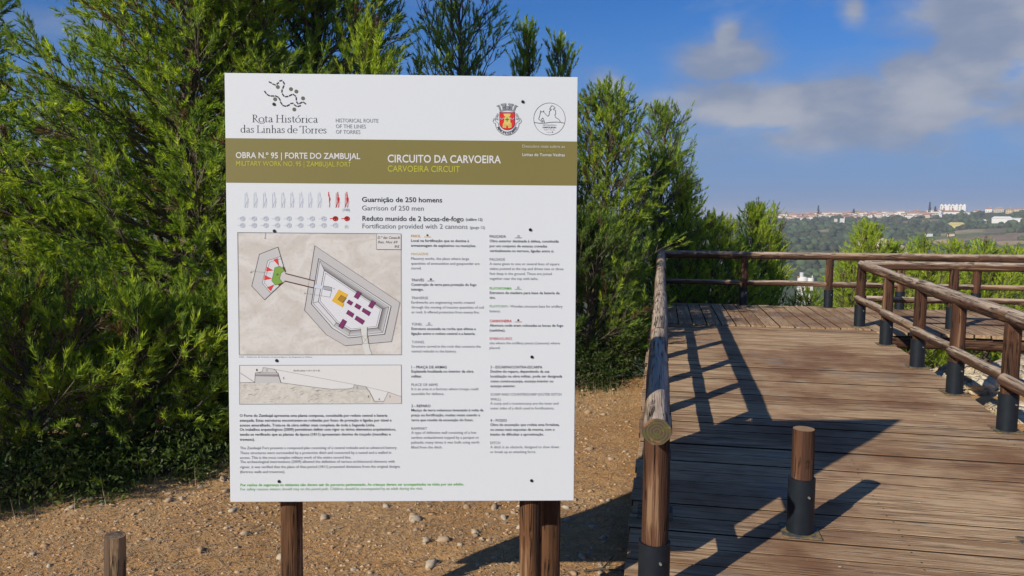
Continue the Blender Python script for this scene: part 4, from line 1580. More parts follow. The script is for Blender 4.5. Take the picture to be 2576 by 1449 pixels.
# serif name of the route, written with a broad nib
def ell(cx_, cy_, rx, ry, a0, a1, n=14):
    return [(cx_ + rx * math.cos(math.radians(a0 + (a1 - a0) * i / n)), cy_ + ry * math.sin(math.radians(a0 + (a1 - a0) * i / n))) for i in range(n + 1)]


def sf_(x, y=0, wd=.11):
    return [(x - wd, y), (x + wd, y)]


SER = {
    'R': ([[(.12, 0), (.12, .66)], ell(.2, .50, .17, .155, 95, -95), [(.12, .66), (.2, .655)], [(.2, .345), (.34, .14), (.5, -.04), (.72, -.13), (.9, -.10), (.99, 0), (1.0, .06)], sf_(.12), [(.02, .66), (.12, .66)]], .52),
    'o': ([ell(.22, .215, .19, .215, 0, 360, 20)], .45),
    't': ([[(.13, .55), (.13, .09), (.18, .01), (.29, .05)], [(.03, .42), (.28, .42)]], .30),
    'a': ([[(.07, .35), (.12, .42), (.22, .43), (.28, .36), (.28, .08), (.32, .01), (.39, .05)], [(.28, .26), (.14, .21), (.06, .12), (.09, .02), (.18, .0), (.28, .09)]], .40),
    'H': ([[(.12, 0), (.12, .66)], [(.54, 0), (.54, .66)], [(.12, .34), (.54, .34)], sf_(.12), sf_(.12, .66), sf_(.54), sf_(.54, .66)], .68),
    'i': ([[(.12, 0), (.12, .42)], sf_(.12, 0, .09), [(.04, .39), (.12, .42)], [(.10, .60), (.14, .60)]], .24),
    's': ([[(.27, .34), (.21, .42), (.11, .42), (.06, .34), (.12, .25), (.22, .19), (.27, .10), (.21, .01), (.10, .0), (.04, .09)]], .33),
    'r': ([[(.12, 0), (.12, .42)], [(.12, .30), (.20, .41), (.30, .40)], sf_(.12, 0, .09), [(.04, .39), (.12, .42)]], .33),
    'c': ([ell(.22, .215, .18, .215, 48, 312, 14)], .39),
    'd': ([[(.36, .0), (.36, .72)], ell(.2, .215, .16, .215, 0, 360, 18), [(.36, 0), (.44, .02)], [(.28, .70), (.36, .72)]], .47),
    'L': ([[(.12, 0), (.12, .66)], [(.02, 0), (.47, 0), (.5, .15)], sf_(.12, .66)], .53),
    'n': ([[(.12, 0), (.12, .42)], [(.12, .31), (.2, .41), (.3, .42), (.37, .34), (.37, 0)], sf_(.12, 0, .08), sf_(.37, 0, .08), [(.04, .39), (.12, .42)]], .49),
    'h': ([[(.12, 0), (.12, .72)], [(.12, .31), (.2, .41), (.3, .42), (.37, .34), (.37, 0)], sf_(.12, 0, .08), sf_(.37, 0, .08), [(.04, .70), (.12, .72)]], .49),
    'e': ([ell(.22, .215, .18, .215, 8, 318, 16), [(.05, .25), (.395, .25)]], .42),
    'T': ([[(.29, 0), (.29, .66)], [(.02, .66), (.56, .66)], [(.02, .66), (.0, .54)], [(.56, .66), (.58, .54)], sf_(.29)], .50),
    ' ': ([], .20),
}
SER['ó'] = (SER['o'][0] + [[(.20, .52), (.32, .66)]], .45)


def serif(pr, s, x0, x1, yb, cap, col):
    a, b = loc(x0, yb), loc(x1, yb)
    tot = sum(SER[ch][1] for ch in s)
    sx = (b[0] - a[0]) / tot
    sy = cap * PXM / .66
    nib = np.array([math.cos(math.radians(18)), math.sin(math.radians(18))]) * .032
    x = 0.0
    for ch in s:
        for st_ in SER[ch][0]:
            for p, q in zip(st_[:-1], st_[1:]):
                p, q = np.array(p), np.array(q)
                quad = [p - nib, q - nib, q + nib, p + nib]
                pr.poly([(a[0] + (x + u_[0]) * sx, a[1] + u_[1] * sy) for u_ in quad], col)
                P2 = [(a[0] + (x + u_[0]) * sx, a[1] + u_[1] * sy) for u_ in (p, q)]
                pr.line(P2, .018 * sy, col, dy=.4)
        x += SER[ch][1]


pr = Print('route_name', 2, 'grey serif lettering Rota Histórica das Linhas de Torres')
serif(pr, 'Rota Histórica', 634, 800, 307, 18, srgb(62, 66, 66))
serif(pr, 'das Linhas de Torres', 605, 822, 333.3, 17.5, srgb(62, 66, 66))
pr.done()

pr = Print('route_emblem', 2, 'two dashed lines and seven grey dots, emblem of the route')
dash = srgb(45, 50, 48)
for seq in ([(582, 132), (622, 152), (645, 168), (690, 187), (715, 172), (747, 145), (765, 118), (805, 108), (828, 130), (847, 172), (838, 200), (818, 245), (808, 268), (803, 312),
             (812, 340), (840, 380), (865, 390), (910, 385), (932, 375), (978, 352), (1000, 348), (1042, 380), (1052, 402), (1055, 448), (1058, 478), (1085, 515), (1110, 508), (1155, 485), (1178, 485), (1218, 515)],
            [(505, 295), (530, 332), (548, 352), (592, 374), (615, 377), (665, 377), (690, 375), (738, 397), (752, 412), (775, 452), (780, 480), (805, 522), (820, 542), (870, 555),
             (890, 552), (935, 528), (955, 508), (998, 503), (1018, 528), (1055, 555), (1080, 560), (1128, 545)]):
    for i in range(0, len(seq) - 1, 2):
        pr.line([loc(*Z8(*seq[i])), loc(*Z8(*seq[i + 1]))], .0048, dash)
for q in ((733, 221), (961, 258), (1055, 299), (686, 433), (1170, 418), (1019, 611)):
    pr.disc(loc(*Z8(*q)), .0072, srgb(100, 102, 85))
pr.done()

pr = Print('small_route_title', 2)
text(pr, 'HISTORICAL ROUTE', 844.8, 951.8, 307.6, 9.4, LGR)
text(pr, 'OF THE LINES', 844.8, 920.2, 322.2, 9.4, LGR)
text(pr, 'OF TORRES', 844.8, 906.4, 336.4, 9.4, LGR)
pr.done()

pr = Print('band_lettering', 3, 'white and lime headings on the olive band')
text(pr, 'OBRA N.º 95 | FORTE DO ZAMBUJAL', 593.6, 906.4, 397.5, 14.2, WHT, .018, res=3)
text(pr, 'MILITARY WORK NO. 95 | ZAMBUJAL FORT', 594.6, 884, 417, 11.8, LIM, .006, res=3)
pr.done()
pr = Print('circuit_lettering', 3, 'white and lime circuit heading on the olive band')
text(pr, 'CIRCUITO DA CARVOEIRA', 975.3, 1260.3, 408.2, 18.6, WHT, .018, res=3)
text(pr, 'CARVOEIRA CIRCUIT', 975.6, 1157.3, 431.7, 15, LIM, .010, res=3)
pr.done()
pr = Print('discover_lettering', 3, 'three small lines at the right of the olive band')
text(pr, 'Descubra mais sobre as', 1314.3, 1420.8, 371.3, 7.2, srgb(205, 200, 185), .0)
text(pr, 'Discover more about', 1314.3, 1394.5, 381.8, 7.0, srgb(165, 155, 70), .0)
text(pr, 'Linhas de Torres Vedras', 1314.3, 1420.8, 392.6, 7.2, WHT, .012)
pr.done()

pr = Print('garrison_lettering', 2)
text(pr, 'Guarnição de 250 homens', 910.7, 1112.3, 507.6, 12, INK, .012, res=3)
text(pr, 'Garrison of 250 men', 910.7, 1066, 529, 12, GRY, .0, res=3)
pr.done()
pr = Print('cannon_lettering', 2)
text(pr, 'Reduto munido de 2 bocas-de-fogo', 911.7, 1166.3, 555.2, 12, INK, .012, res=3)
text(pr, '(calibre 12)', 1171.9, 1213.5, 555.2, 6.8, INK, .008)
text(pr, 'Fortification provided with 2 cannons', 911.7, 1176.2, 574.3, 12, GRY, 0, res=3)
text(pr, '(gauge 12)', 1182.2, 1219.9, 575.3, 6.8, GRY)
pr.done()
pr = Print('count_lettering', 2)
text(pr, '(100)', 862, 879.8, 531, 6.6, LGR)
pr.done()
pr = Print('count_lettering', 2)
text(pr, '(1)', 867.7, 875.8, 572.9, 6.6, LGR)
pr.done()

# soldiers: one figure each, twelve in the row
RED = srgb(205, 48, 40)
PAL = srgb(212, 217, 224)


def soldier(cx_, col, half=False, w0=.0022):
    pr = Print('soldier_figure', 2)

    def q(X, Y):
        return loc(*Z6(cx_ + X, Y))
    x_ = (lambda a: a) if not half else (lambda a: a)
    parts_ = [([(2, 125), (2, 150)], 2.2), ([(-2, 150), (8, 150)], 3.5)]
    if not half:
        pr.line([q(-14, 135), q(-16, 262)], w0 * .6, col)
        pr.line([q(10, 195), q(24, 230)], w0 * .5, col)
    pr.line([q(0, 125), q(2, 152)], w0 * 1.4, col)
    pr.poly([q(-4, 148), q(9, 148), q(9, 168), q(-3, 168)], col)
    body = [(-2, 168), (12, 172), (20, 190), (14, 212), (4, 222), (-3, 212), (-6, 190)] if not half else [(4, 168), (12, 172), (20, 190), (14, 212), (5, 222)]
    pr.poly([q(*b) for b in body], col)
    if not half:
        pr.line([q(0, 218), q(-6, 245), q(-12, 268), q(-20, 272)], w0 * 1.1, col)
    pr.line([q(8, 218), q(12, 240), q(10, 268), q(2, 270) if not half else q(8, 270)], w0 * 1.1, col)
    o = pr.done()
    if col == RED:
        o['label'] = 'half red soldier figure' if half else 'red soldier figure'


for i, cx_ in enumerate((105, 192, 282, 372, 460, 547, 635, 722, 812)):
    soldier(cx_, PAL)
soldier(900, RED, True)
soldier(988, RED)
soldier(1076, RED)


def cannon(cx_, cy_, col, heavy):
    pr = Print('cannon_figure', 2)

    def q(X, Y):
        return loc(*Z6(cx_ + X, cy_ + Y))
    w0 = .0016 if not heavy else .0024
    for rx, ry, ox, oy in ((24, 22, 8, 2), (16, 14, 14, -4), (12, 17, 2, 4)):
        pr.line([q(ox + rx * math.cos(a / 14 * 2 * PI), oy + ry * math.sin(a / 14 * 2 * PI)) for a in range(14)], w0, col, closed=True)
    pr.line([q(-44, 2), q(-10, 0), q(20, -10)], w0 * 1.3, col)
    if heavy:
        pr.poly([q(-6, -12), q(18, -16), q(24, 2), q(8, 16), q(-6, 6)], col)
        for a in range(4):
            pr.line([q(8, 2), q(8 + 22 * math.cos(a * 1.57 + .4), 2 + 20 * math.sin(a * 1.57 + .4))], w0, col)
    o = pr.done()
    if heavy:
        o['label'] = 'red cannon figure'


for i in range(10):
    cannon(60 + i * 112.3, 380, RED if i > 7 else PAL, i > 7)
for i in range(9):
    cannon(60 + i * 112.3, 445, PAL, False)

# coat of arms
pr = Print('coat_of_arms', 2, 'red shield with a yellow castle, grey mural crown and ribbon')


def q7(X, Y):
    return loc(*Z7(X, Y))


GR = srgb(150, 153, 158)
DGR = srgb(92, 98, 98)
YEL = srgb(228, 200, 112)
pr.poly([q7(*p) for p in ((345, 400), (352, 345), (560, 318), (755, 345), (750, 400), (655, 368), (550, 352), (445, 368))], GR)
for tw in (((430, 330), (420, 225), (385, 215), (385, 180), (520, 165), (520, 200), (492, 225), (505, 325)), ((600, 325), (612, 225), (582, 200), (582, 168), (715, 182), (715, 215), (680, 228), (672, 330)),
           ((352, 350), (318, 250), (268, 235), (335, 205), (350, 225), (385, 335)), ((748, 350), (785, 255), (830, 240), (765, 205), (750, 225), (715, 335)),
           ((505, 320), (512, 235), (590, 235), (598, 320))):
    pr.poly([q7(*p) for p in tw], GR, 1)
    pr.line([q7(*p) for p in tw], .0011, DGR, True, 2)
for ax_ in (465, 632):
    pr.line([q7(ax_ - 18, 305), q7(ax_ - 14, 262), q7(ax_, 250), q7(ax_ + 14, 262), q7(ax_ + 18, 305)], .0016, DGR, dy=3)
shield = [(350, 402), (750, 402), (750, 690)] + [(550 + 200 * math.cos(a), 690 + 172 * math.sin(a)) for a in np.linspace(.1, PI - .1, 14)] + [(350, 690)]
pr.poly([q7(*p) for p in shield], srgb(222, 52, 40), 1)
pr.line([q7(*p) for p in shield], .0018, srgb(80, 50, 90), True, 2)
castle = [(455, 430), (490, 440), (510, 430), (530, 440), (550, 430), (570, 440), (590, 430), (612, 440), (638, 430), (630, 500), (585, 525), (640, 545), (630, 640), (640, 680), (665, 690), (665, 805), (580, 815), (565, 750), (545, 740), (528, 755), (525, 810), (430, 805), (438, 690), (460, 680), (470, 640), (470, 545), (515, 520), (470, 500)]
pr.poly([q7(*p) for p in castle], YEL, 3)
for yy in (710, 740, 770):
    pr.line([q7(440, yy), q7(520, yy)], .0008, srgb(150, 110, 40), dy=4)
    pr.line([q7(580, yy), q7(658, yy)], .0008, srgb(150, 110, 40), dy=4)
pr.line([q7(500, 590), q7(600, 590)], .0040, srgb(60, 150, 60), dy=4)
pr.line([q7(548, 545), q7(548, 640)], .0040, srgb(60, 150, 60), dy=4)
for cx_ in (412, 688):
    pr.line([q7(cx_ + 42 * math.cos(a), 545 + 42 * math.sin(a)) for a in np.linspace(.2, PI - .2, 9)], .0032, srgb(225, 225, 235), dy=4)
    pr.line([q7(cx_ + 50 * math.cos(a), 548 + 50 * math.sin(a)) for a in np.linspace(.2, PI - .2, 9)], .0012, srgb(90, 60, 110), dy=5)
for rd in (232, 312):
    pr.line([q7(550 + rd * math.cos(a), 690 + rd * math.sin(a)) for a in np.linspace(.02, PI - .02, 22)], .0014, DGR, dy=2)
for sg_ in (-1, 1):
    pr.line([q7(550 + sg_ * x_, y_) for x_, y_ in ((312, 690), (340, 690), (378, 640), (350, 565), (300, 570), (330, 610), (300, 640), (232, 690))], .0014, DGR, dy=2)
    pr.line([q7(550 + sg_ * x_, y_) for x_, y_ in ((270, 600), (305, 540), (290, 490), (250, 500), (260, 550), (240, 590), (270, 600))], .0014, DGR, dy=2)
    pr.line([q7(550 + sg_ * x_, y_) for x_, y_ in ((255, 500), (230, 470), (250, 430), (275, 455), (255, 500))], .0012, DGR, dy=2)
cap_txt = 'MUNICIPIO DE MAFRA'
CAPH = glyphs('H')[0][:, 1].max()
for i, ch in enumerate(cap_txt):
    if ch == ' ':
        continue
    th_ = math.radians(208 + (332 - 208) * i / (len(cap_txt) - 1))
    vs, fs = glyphs(ch, .01)
    hgt = 6.6 * PXM / CAPH
    c0 = q7(550 + 292 * math.cos(th_), 690 - 292 * math.sin(th_))
    ang = th_ + PI / 2
    wc = (vs[:, 0].max() + vs[:, 0].min()) / 2
    b0 = len(pr.v)
    for a in vs:
        lx, ly = (a[0] - wc) * hgt * .9, a[1] * hgt
        pr.v.append((c0[0] + lx * math.cos(ang) - ly * math.sin(ang), pr.y - .0006, c0[1] + lx * math.sin(ang) + ly * math.cos(ang)))
        pr.c.append(DGR)
    for f in fs:
        pr.f.append(tuple(b0 + j for j in f))
pr.done()

pr = Print('rider_emblem', 2, 'thin line drawing of a rider on horseback inside a circle')
pr.line([q7(1668 + 417 * math.cos(a), 573 + 423 * math.sin(a)) for a in np.linspace(0, 2 * PI, 48)[:-1]], .0014, DGR, True)
pr.line([q7(*p) for p in ((1265, 665), (1400, 688), (1540, 684), (1700, 662), (1860, 655), (1960, 662), (2065, 686))], .0022, DGR)
pr.line([q7(*p) for p in ((1535, 680), (1525, 620), (1495, 545), (1455, 585), (1470, 625), (1500, 620), (1495, 650), (1460, 655), (1425, 610), (1390, 590), (1385, 560), (1415, 470), (1420, 420), (1435, 400), (1430, 355), (1455, 385), (1495, 385), (1520, 355), (1510, 385), (1560, 440), (1610, 495), (1640, 495), (1660, 460), (1665, 375), (1722, 325), (1668, 312), (1700, 270), (1715, 232), (1750, 225), (1785, 245), (1820, 280), (1765, 315), (1785, 332), (1825, 340), (1832, 440), (1808, 470), (1830, 535), (1900, 575), (1940, 610), (1950, 655))], .0020, DGR)
z7b = lambda X, Y: Z7(X, Y)
text(pr, 'DESTINATION', *[z7b(1490, 0)[0], z7b(1842, 0)[0]], z7b(0, 755)[1], 3.4, LGR)
text(pr, 'NAPOLEON', *[z7b(1490, 0)[0], z7b(1842, 0)[0]], z7b(0, 818)[1], 3.8, INK, .02)
text(pr, 'Espanha e Portugal', *[z7b(1525, 0)[0], z7b(1808, 0)[0]], z7b(0, 868)[1], 2.0, GRY)
text(pr, 'e cooperação', *[z7b(1580, 0)[0], z7b(1725, 0)[0]], z7b(0, 930)[1], 1.8, GRY)
pr.disc(q7(1750, 922), .0022, INK, 8)
pr.done()

# plan of the fort
def q2(X, Y):
    return loc(*Z2(X, Y))


pl = Print('fort_plan', 1, 'old ground plan of the fort on grey-brown paper')
fr = [(190, 78), (1968, 92), (1973, 1408), (208, 1410)]
pl.poly([q2(*p) for p in fr], (1, 1, 1))
pl.done('map_paper')
pr = Print('plan_drawing', 2, 'coloured outlines of redoubt, battery and tunnel')
LN = srgb(70, 68, 66)
PAPER = srgb(214, 213, 212)
pr.line([q2(*p) for p in fr], .0014, srgb(110, 110, 112), True, 4)
outer = [(1030, 222), (1957, 840), (1866, 1265), (1362, 1310), (1155, 1190), (918, 925)]
second = [(1072, 362), (1860, 880), (1790, 1185), (1395, 1225), (1222, 1120), (993, 855)]
third = [(1085, 385), (1835, 888), (1770, 1165), (1400, 1205), (1240, 1095), (1010, 845)]
inner = [(1133, 490), (1765, 912), (1715, 1115), (1420, 1145), (1265, 1055), (1070, 830)]
inner2 = [(1148, 520), (1745, 915), (1700, 1100), (1428, 1128), (1280, 1045), (1088, 822)]
pr.poly([q2(*p) for p in outer], srgb(196, 192, 188))
pr.poly([q2(*p) for p in second], PAPER, 1)
# shaded slopes of the ditch, as hatched on the sheet
for k_ in range(5):
    f0, f1 = k_ / 5, (k_ + 1) / 5
    g_ = 215 - 85 * (k_ + 1) / 5
    A0, B0, C0_ = np.array(third[0]), np.array(third[1]), np.array(third[2])
    A1, B1, C1 = np.array(inner[0]), np.array(inner[1]), np.array(inner[2])
    for (p, q, r_, s_) in ((A0, B0, A1, B1), (B0, C0_, B1, C1)):
        pr.poly([q2(*(p + (r_ - p) * f0)), q2(*(q + (s_ - q) * f0)), q2(*(q + (s_ - q) * f1)), q2(*(p + (r_ - p) * f1))], srgb(g_, g_ - 3, g_ - 5), 2)
    D0_, E0 = np.array(third[3]), np.array(third[4])
    D1_, E1 = np.array(inner[3]), np.array(inner[4])
    g2 = 215 - 60 * (k_ + 1) / 5
    pr.poly([q2(*(D0_ + (D1_ - D0_) * f0)), q2(*(E0 + (E1 - E0) * f0)), q2(*(E0 + (E1 - E0) * f1)), q2(*(D0_ + (D1_ - D0_) * f1))], srgb(g2, g2 - 3, g2 - 5), 2)
    pr.poly([q2(*(C0_ + (C1 - C0_) * f0)), q2(*(D0_ + (D1_ - D0_) * f0)), q2(*(D0_ + (D1_ - D0_) * f1)), q2(*(C0_ + (C1 - C0_) * f1))], srgb(g2, g2 - 3, g2 - 5), 2)
pr.poly([q2(*p) for p in inner], srgb(222, 221, 222), 3)
for pg, wd in ((outer, .0013), (second, .0020), (third, .0010), (inner, .0020), (inner2, .0012)):
    pr.line([q2(*p) for p in pg], wd, LN, True, 4)
for a, b in zip(third, inner):
    pr.line([q2(*a), q2(*b)], .0010, LN, dy=4)
pr.poly([q2(*p) for p in ((1528, 1100), (1602, 1100), (1602, 1190), (1616, 1285), (1630, 1350), (1652, 1405), (1582, 1408), (1562, 1350), (1548, 1290), (1530, 1190))], srgb(216, 215, 208), 5)
pr.line([q2(*p) for p in ((1530, 1125), (1535, 1190), (1552, 1290))], .0014, LN, dy=6)
pr.line([q2(*p) for p in ((1602, 1112), (1600, 1190), (1615, 1285))], .0014, LN, dy=6)
pr.line([q2(*p) for p in ((1545, 1203), (1610, 1205), (1615, 1285), (1552, 1290))], .0010, srgb(150, 145, 100), True, 6)
pr.line([q2(1545, 1203), q2(1615, 1285)], .0009, srgb(150, 145, 100), dy=6)
pr.line([q2(1610, 1205), q2(1552, 1290)], .0009, srgb(150, 145, 100), dy=6)
# battery
bat = [(630, 237), (715, 527), (705, 606), (485, 810), (345, 662), (428, 315)]
pr.poly([q2(*p) for p in bat], srgb(198, 195, 190), 1)
pr.line([q2(*p) for p in bat], .0020, LN, True, 2)
pr.poly([q2(*p) for p in ((655, 340), (520, 385), (460, 630), (550, 735), (700, 610), (700, 487))], PAPER, 3)
pr.line([q2(*p) for p in ((655, 340), (520, 385), (460, 630), (550, 735))], .0013, LN, dy=4)
pr.line([q2(*p) for p in ((665, 362), (540, 402), (482, 628), (575, 722))], .0010, LN, dy=4)
pr.poly([q2(*p) for p in ((712, 515), (1028, 600), (1015, 684), (705, 612), (680, 625), (648, 580), (662, 520))], srgb(205, 198, 190), 4)
pr.poly([q2(*p) for p in ((650, 443), (705, 492), (664, 520), (648, 580), (684, 625), (636, 645), (600, 650), (562, 603), (588, 500), (595, 462))], srgb(128, 165, 68), 5)
pr.line([q2(*p) for p in ((650, 443), (705, 492), (664, 520), (648, 580), (684, 625), (636, 645), (600, 650), (562, 603), (588, 500), (595, 462))], .0011, srgb(80, 110, 50), True, 6)
BR = srgb(98, 60, 42)
pr.poly([q2(*p) for p in ((672, 450), (700, 455), (716, 508), (700, 492))], BR, 6)
pr.poly([q2(*p) for p in ((640, 662), (632, 640), (685, 622), (705, 610))], BR, 6)
pr.line([q2(715, 525), q2(1028, 605)], .0040, BR, dy=6)
pr.line([q2(705, 606), q2(1015, 680)], .0040, BR, dy=6)
for tr_ in (((580, 375), (628, 358), (640, 442)), ((510, 450), (502, 500), (580, 490)), ((487, 540), (480, 595), (565, 580)), ((512, 675), (550, 715), (588, 645))):
    pr.poly([q2(*p) for p in tr_], srgb(222, 62, 62), 7)
pr.poly([q2(*p) for p in ((1030, 645), (1125, 657), (1112, 695), (1025, 682))], srgb(206, 212, 222), 7)
pr.line([q2(*p) for p in ((1130, 658), (1216, 675), (1213, 715), (1128, 697))], .0011, LN, True, 7)
for i in range(1, 8):
    pr.line([q2(1130 + 86 * i / 8, 658 + 17 * i / 8), q2(1128 + 85 * i / 8, 697 + 18 * i / 8)], .0009, LN, dy=7)
pr.line([q2(*p) for p in ((1213, 715), (1196, 782), (1095, 765))], .0010, srgb(120, 120, 122), dy=7)
pr.poly([q2(*p) for p in ((1293, 697), (1392, 752), (1338, 842), (1350, 852), (1332, 892), (1215, 823))], srgb(226, 180, 62), 7)
pr.poly([q2(*p) for p in ((1318, 760), (1372, 790), (1336, 842), (1283, 806))], srgb(176, 128, 40), 8)
pr.line([q2(*p) for p in ((1318, 760), (1372, 790), (1336, 842), (1283, 806))], .0014, srgb(110, 78, 30), True, 9)
PUR = srgb(128, 50, 100)
for qd in ([(1497, 713), (1538, 737), (1498, 803), (1457, 779)], [(1653, 815), (1693, 840), (1652, 905), (1613, 880)], [(1337, 1020), (1378, 1045), (1330, 1125), (1289, 1098)],
           [(1402, 810), (1446, 838), (1422, 870), (1380, 842)], [(1485, 850), (1535, 880), (1513, 916), (1463, 886)], [(1560, 900), (1638, 945), (1618, 985), (1543, 935)],
           [(1395, 922), (1457, 962), (1438, 1002), (1373, 960)], [(1487, 985), (1573, 1038), (1548, 1078), (1465, 1023)]):
    pr.poly([q2(*p) for p in qd], PUR, 7)
    pr.line([q2(*p) for p in qd], .0013, srgb(75, 35, 62), True, 8)
pr.line([q2(495, 80), q2(490, 145)], .0011, LN, dy=5)
pr.line([q2(478, 138), q2(502, 146)], .0011, LN, dy=5)
pr.line([q2(330, 495), q2(550, 522)], .0007, srgb(130, 130, 130), dy=5)
pr.line([q2(945, 742), q2(1190, 780)], .0007, srgb(130, 130, 130), dy=5)
pr.poly([q2(*p) for p in ((1702, 93), (1967, 95), (1967, 264), (1702, 262))], srgb(218, 214, 208), 5)
pr.line([q2(*p) for p in ((1702, 93), (1702, 262), (1967, 264))], .0013, srgb(90, 90, 90), dy=6)
pr.y -= .0022


def t2(s, X0, X1, Y, cap, col=LN, ital=.25, bold=0):
    a, b = Z2(X0, Y), Z2(X1, Y)
    text(pr, s, a[0], b[0], a[1], cap, col, bold, ital=ital)


t2('D.º das Canas,lh', 1715, 1955, 146, 6.2)
t2('lhas, Nos 69', 1718, 1925, 195, 6.2)
t2('95', 1892, 1945, 246, 6.5)
t2('A', 912, 930, 747, 3.5)
t2('B', 328, 345, 518, 3.5)
t2('B', 612, 634, 545, 4.5)
t2('C', 1232, 1246, 696, 3.5)
pr.done()
pr = Print('plan_caption', 2)
a, b = Z2(208, 1438), Z2(1005, 1438)
text(pr, 'D60 - Gabinete de Estudos Arqueológicos de Engenharia Militar', a[0], b[0], a[1], 2.6, GRY)
pr.done()

# section drawing
def q4(X, Y):
    return loc(*Z4(X, Y))


fr4 = [(190, 67), (1768, 63), (1770, 440), (190, 447)]
pp = Print('section_sheet', 1)
pp.poly([q4(*p) for p in fr4], srgb(224, 222, 216))
pp.done()
pp = Print('section_rock', 2)
gl = [(190, 236), (340, 236), (592, 235), (800, 264), (960, 286), (1090, 300), (1250, 297), (1303, 288), (1420, 288), (1455, 320), (1505, 417), (1598, 418), (1642, 328), (1768, 372)]
for a, b in zip(gl[:-1], gl[1:]):
    pp.poly([q4(a[0], 443), q4(b[0], 441), q4(*b), q4(*a)], (1, 1, 1))
pp.done('rock_paper')
pr = Print('section_drawing', 3, 'cross section of the fort with numbered parts')
L4 = srgb(110, 106, 100)
pr.line([q4(*p) for p in fr4], .0015, srgb(125, 125, 120), True)
pr.poly([q4(*p) for p in ((344, 142), (563, 140), (592, 235), (338, 235))], srgb(198, 196, 192))
pr.poly([q4(*p) for p in ((344, 155), (566, 155), (572, 178), (342, 172))], srgb(150, 138, 134), 1)
pr.poly([q4(*p) for p in ((375, 138), (415, 125), (420, 88), (520, 103), (548, 122), (550, 139))], srgb(205, 202, 195), 1)
pr.poly([q4(*p) for p in ((1250, 297), (1303, 285), (1307, 255), (1420, 275), (1450, 310))], srgb(196, 192, 186), 1)
pr.poly([q4(*p) for p in ((1642, 328), (1768, 372), (1769, 439), (1600, 441), (1598, 420))], srgb(214, 206, 196), 1)
pr.line([q4(*p) for p in ((190, 236), (338, 234), (344, 140), (375, 138), (415, 125), (420, 88), (520, 103), (548, 122), (552, 138), (563, 140), (592, 235), (800, 264), (960, 286), (1090, 300), (1250, 297), (1303, 285), (1307, 255), (1420, 275), (1455, 320), (1505, 417), (1598, 418), (1642, 328), (1768, 372))], .0013, srgb(90, 86, 80), dy=2)
pr.line([q4(344, 142), q4(563, 140)], .0012, srgb(90, 86, 80), dy=2)
pr.line([q4(520, 103), q4(1300, 252)], .0007, L4, dy=2)
pr.line([q4(1420, 275), q4(1642, 328)], .0007, L4, dy=2)
stp = []
for i in range(9):
    stp += [(195 + i * 16, 142 + i * 10.5), (203 + i * 16, 142 + i * 10.5)]
pr.line([q4(*p) for p in stp] + [q4(338, 232)], .0010, L4, dy=2)
rq = random.Random(9)
for i in range(70):
    xx = rq.uniform(210, 1420)
    yy = rq.uniform(float(np.interp(xx, [190, 600, 1100, 1420], [250, 255, 315, 320])), 430)
    a_ = rq.uniform(-.9, .4)
    L_ = rq.uniform(14, 45)
    pr.line([q4(xx, yy), q4(xx + L_ * .6, yy + L_ * .5 * a_), q4(xx + L_, yy + L_ * .7 * a_)], .0008, srgb(160, 152, 138), dy=2)
pr.y -= .001


def t4(s, X0, X1, Y, cap, col=INK, ital=0, bold=.01):
    a, b = Z4(X0, Y), Z4(X1, Y)
    text(pr, s, a[0], b[0], a[1], cap, col, bold, ital=ital)


t4('Perfil sobre = A = O = B.', 715, 972, 126, 4.5, L4, .3, 0)
for s, x_, y_ in (('1', 358, 122), ('2', 458, 124), ('3', 619, 201), ('2', 1338, 292), ('3', 1447, 381), ('4', 1551, 406), ('3', 1657, 380)):
    t4(s, x_ - 5, x_ + 5, y_, 5.2)
pr.done()

# body texts
GOLD, GOLD2 = srgb(216, 160, 52), srgb(218, 188, 120)
BRN, GRN, GRN2, RD2 = srgb(110, 84, 92), srgb(104, 182, 62), srgb(132, 172, 112), srgb(206, 88, 92)
BODY = srgb(112, 117, 120)


def block(name, Zf, rows, cap):
    pr = Print(name, 2)
    last = None
    for s, X0, X1, Y, kind in rows:
        if last is not None and Y - last > 58:
            pr.done()
            pr = Print(name, 2)
        last = Y
        a, b = Zf(X0, Y), Zf(X1, Y)
        col, bold = {'b': (srgb(58, 66, 70), .010), 'n': (BODY, 0.0)}.get(kind if isinstance(kind, str) else '', (None, 0)) if isinstance(kind, str) else kind
        text(pr, s, a[0], b[0], a[1], cap, col, bold)
    return pr


rows3 = [('PAIOL', 72, 176, 130, (GOLD, .012)), ('Local na fortificação que se destina à', 72, 702, 180, 'b'), ('armazenagem de explosivos ou munições.', 72, 778, 233, 'b'),
         ('MAGAZINE', 73, 258, 325, (GOLD2, 0)), ('Masonry works, the place where large', 72, 702, 375, 'n'), ('quantities of ammunition and gunpowder are', 72, 817, 428, 'n'), ('stored.', 72, 183, 480, 'n'),
         ('TRAVÉS', 74, 213, 610, (BRN, .012)), ('Construção de terra para proteção do fogo', 74, 783, 658, 'b'), ('inimigo.', 74, 208, 711, 'b'), ('TRAVERSE', 75, 257, 804, 'n'),
         ('Earthworks are engineering works created', 75, 762, 852, 'n'), ('through the moving of massive quantities of soil', 75, 863, 905, 'n'), ('or rock. It offered protection from enemy fire.', 75, 815, 958, 'n'),
         ('TÚNEL', 76, 194, 1090, (LGR, .008)), ('Estrutura escavada na rocha que efetua a', 76, 776, 1139, 'b'), ('ligação entre o reduto central e a bateria.', 76, 771, 1192, 'b'), ('TUNNEL', 78, 219, 1284, (LGR, 0)),
         ('Structure carved in the rock that connects the', 76, 830, 1331, 'n'), ('central redoubt to the battery.', 76, 565, 1384, 'n')]
pr = block('glossary_lettering', Z3, rows3, 6.5)


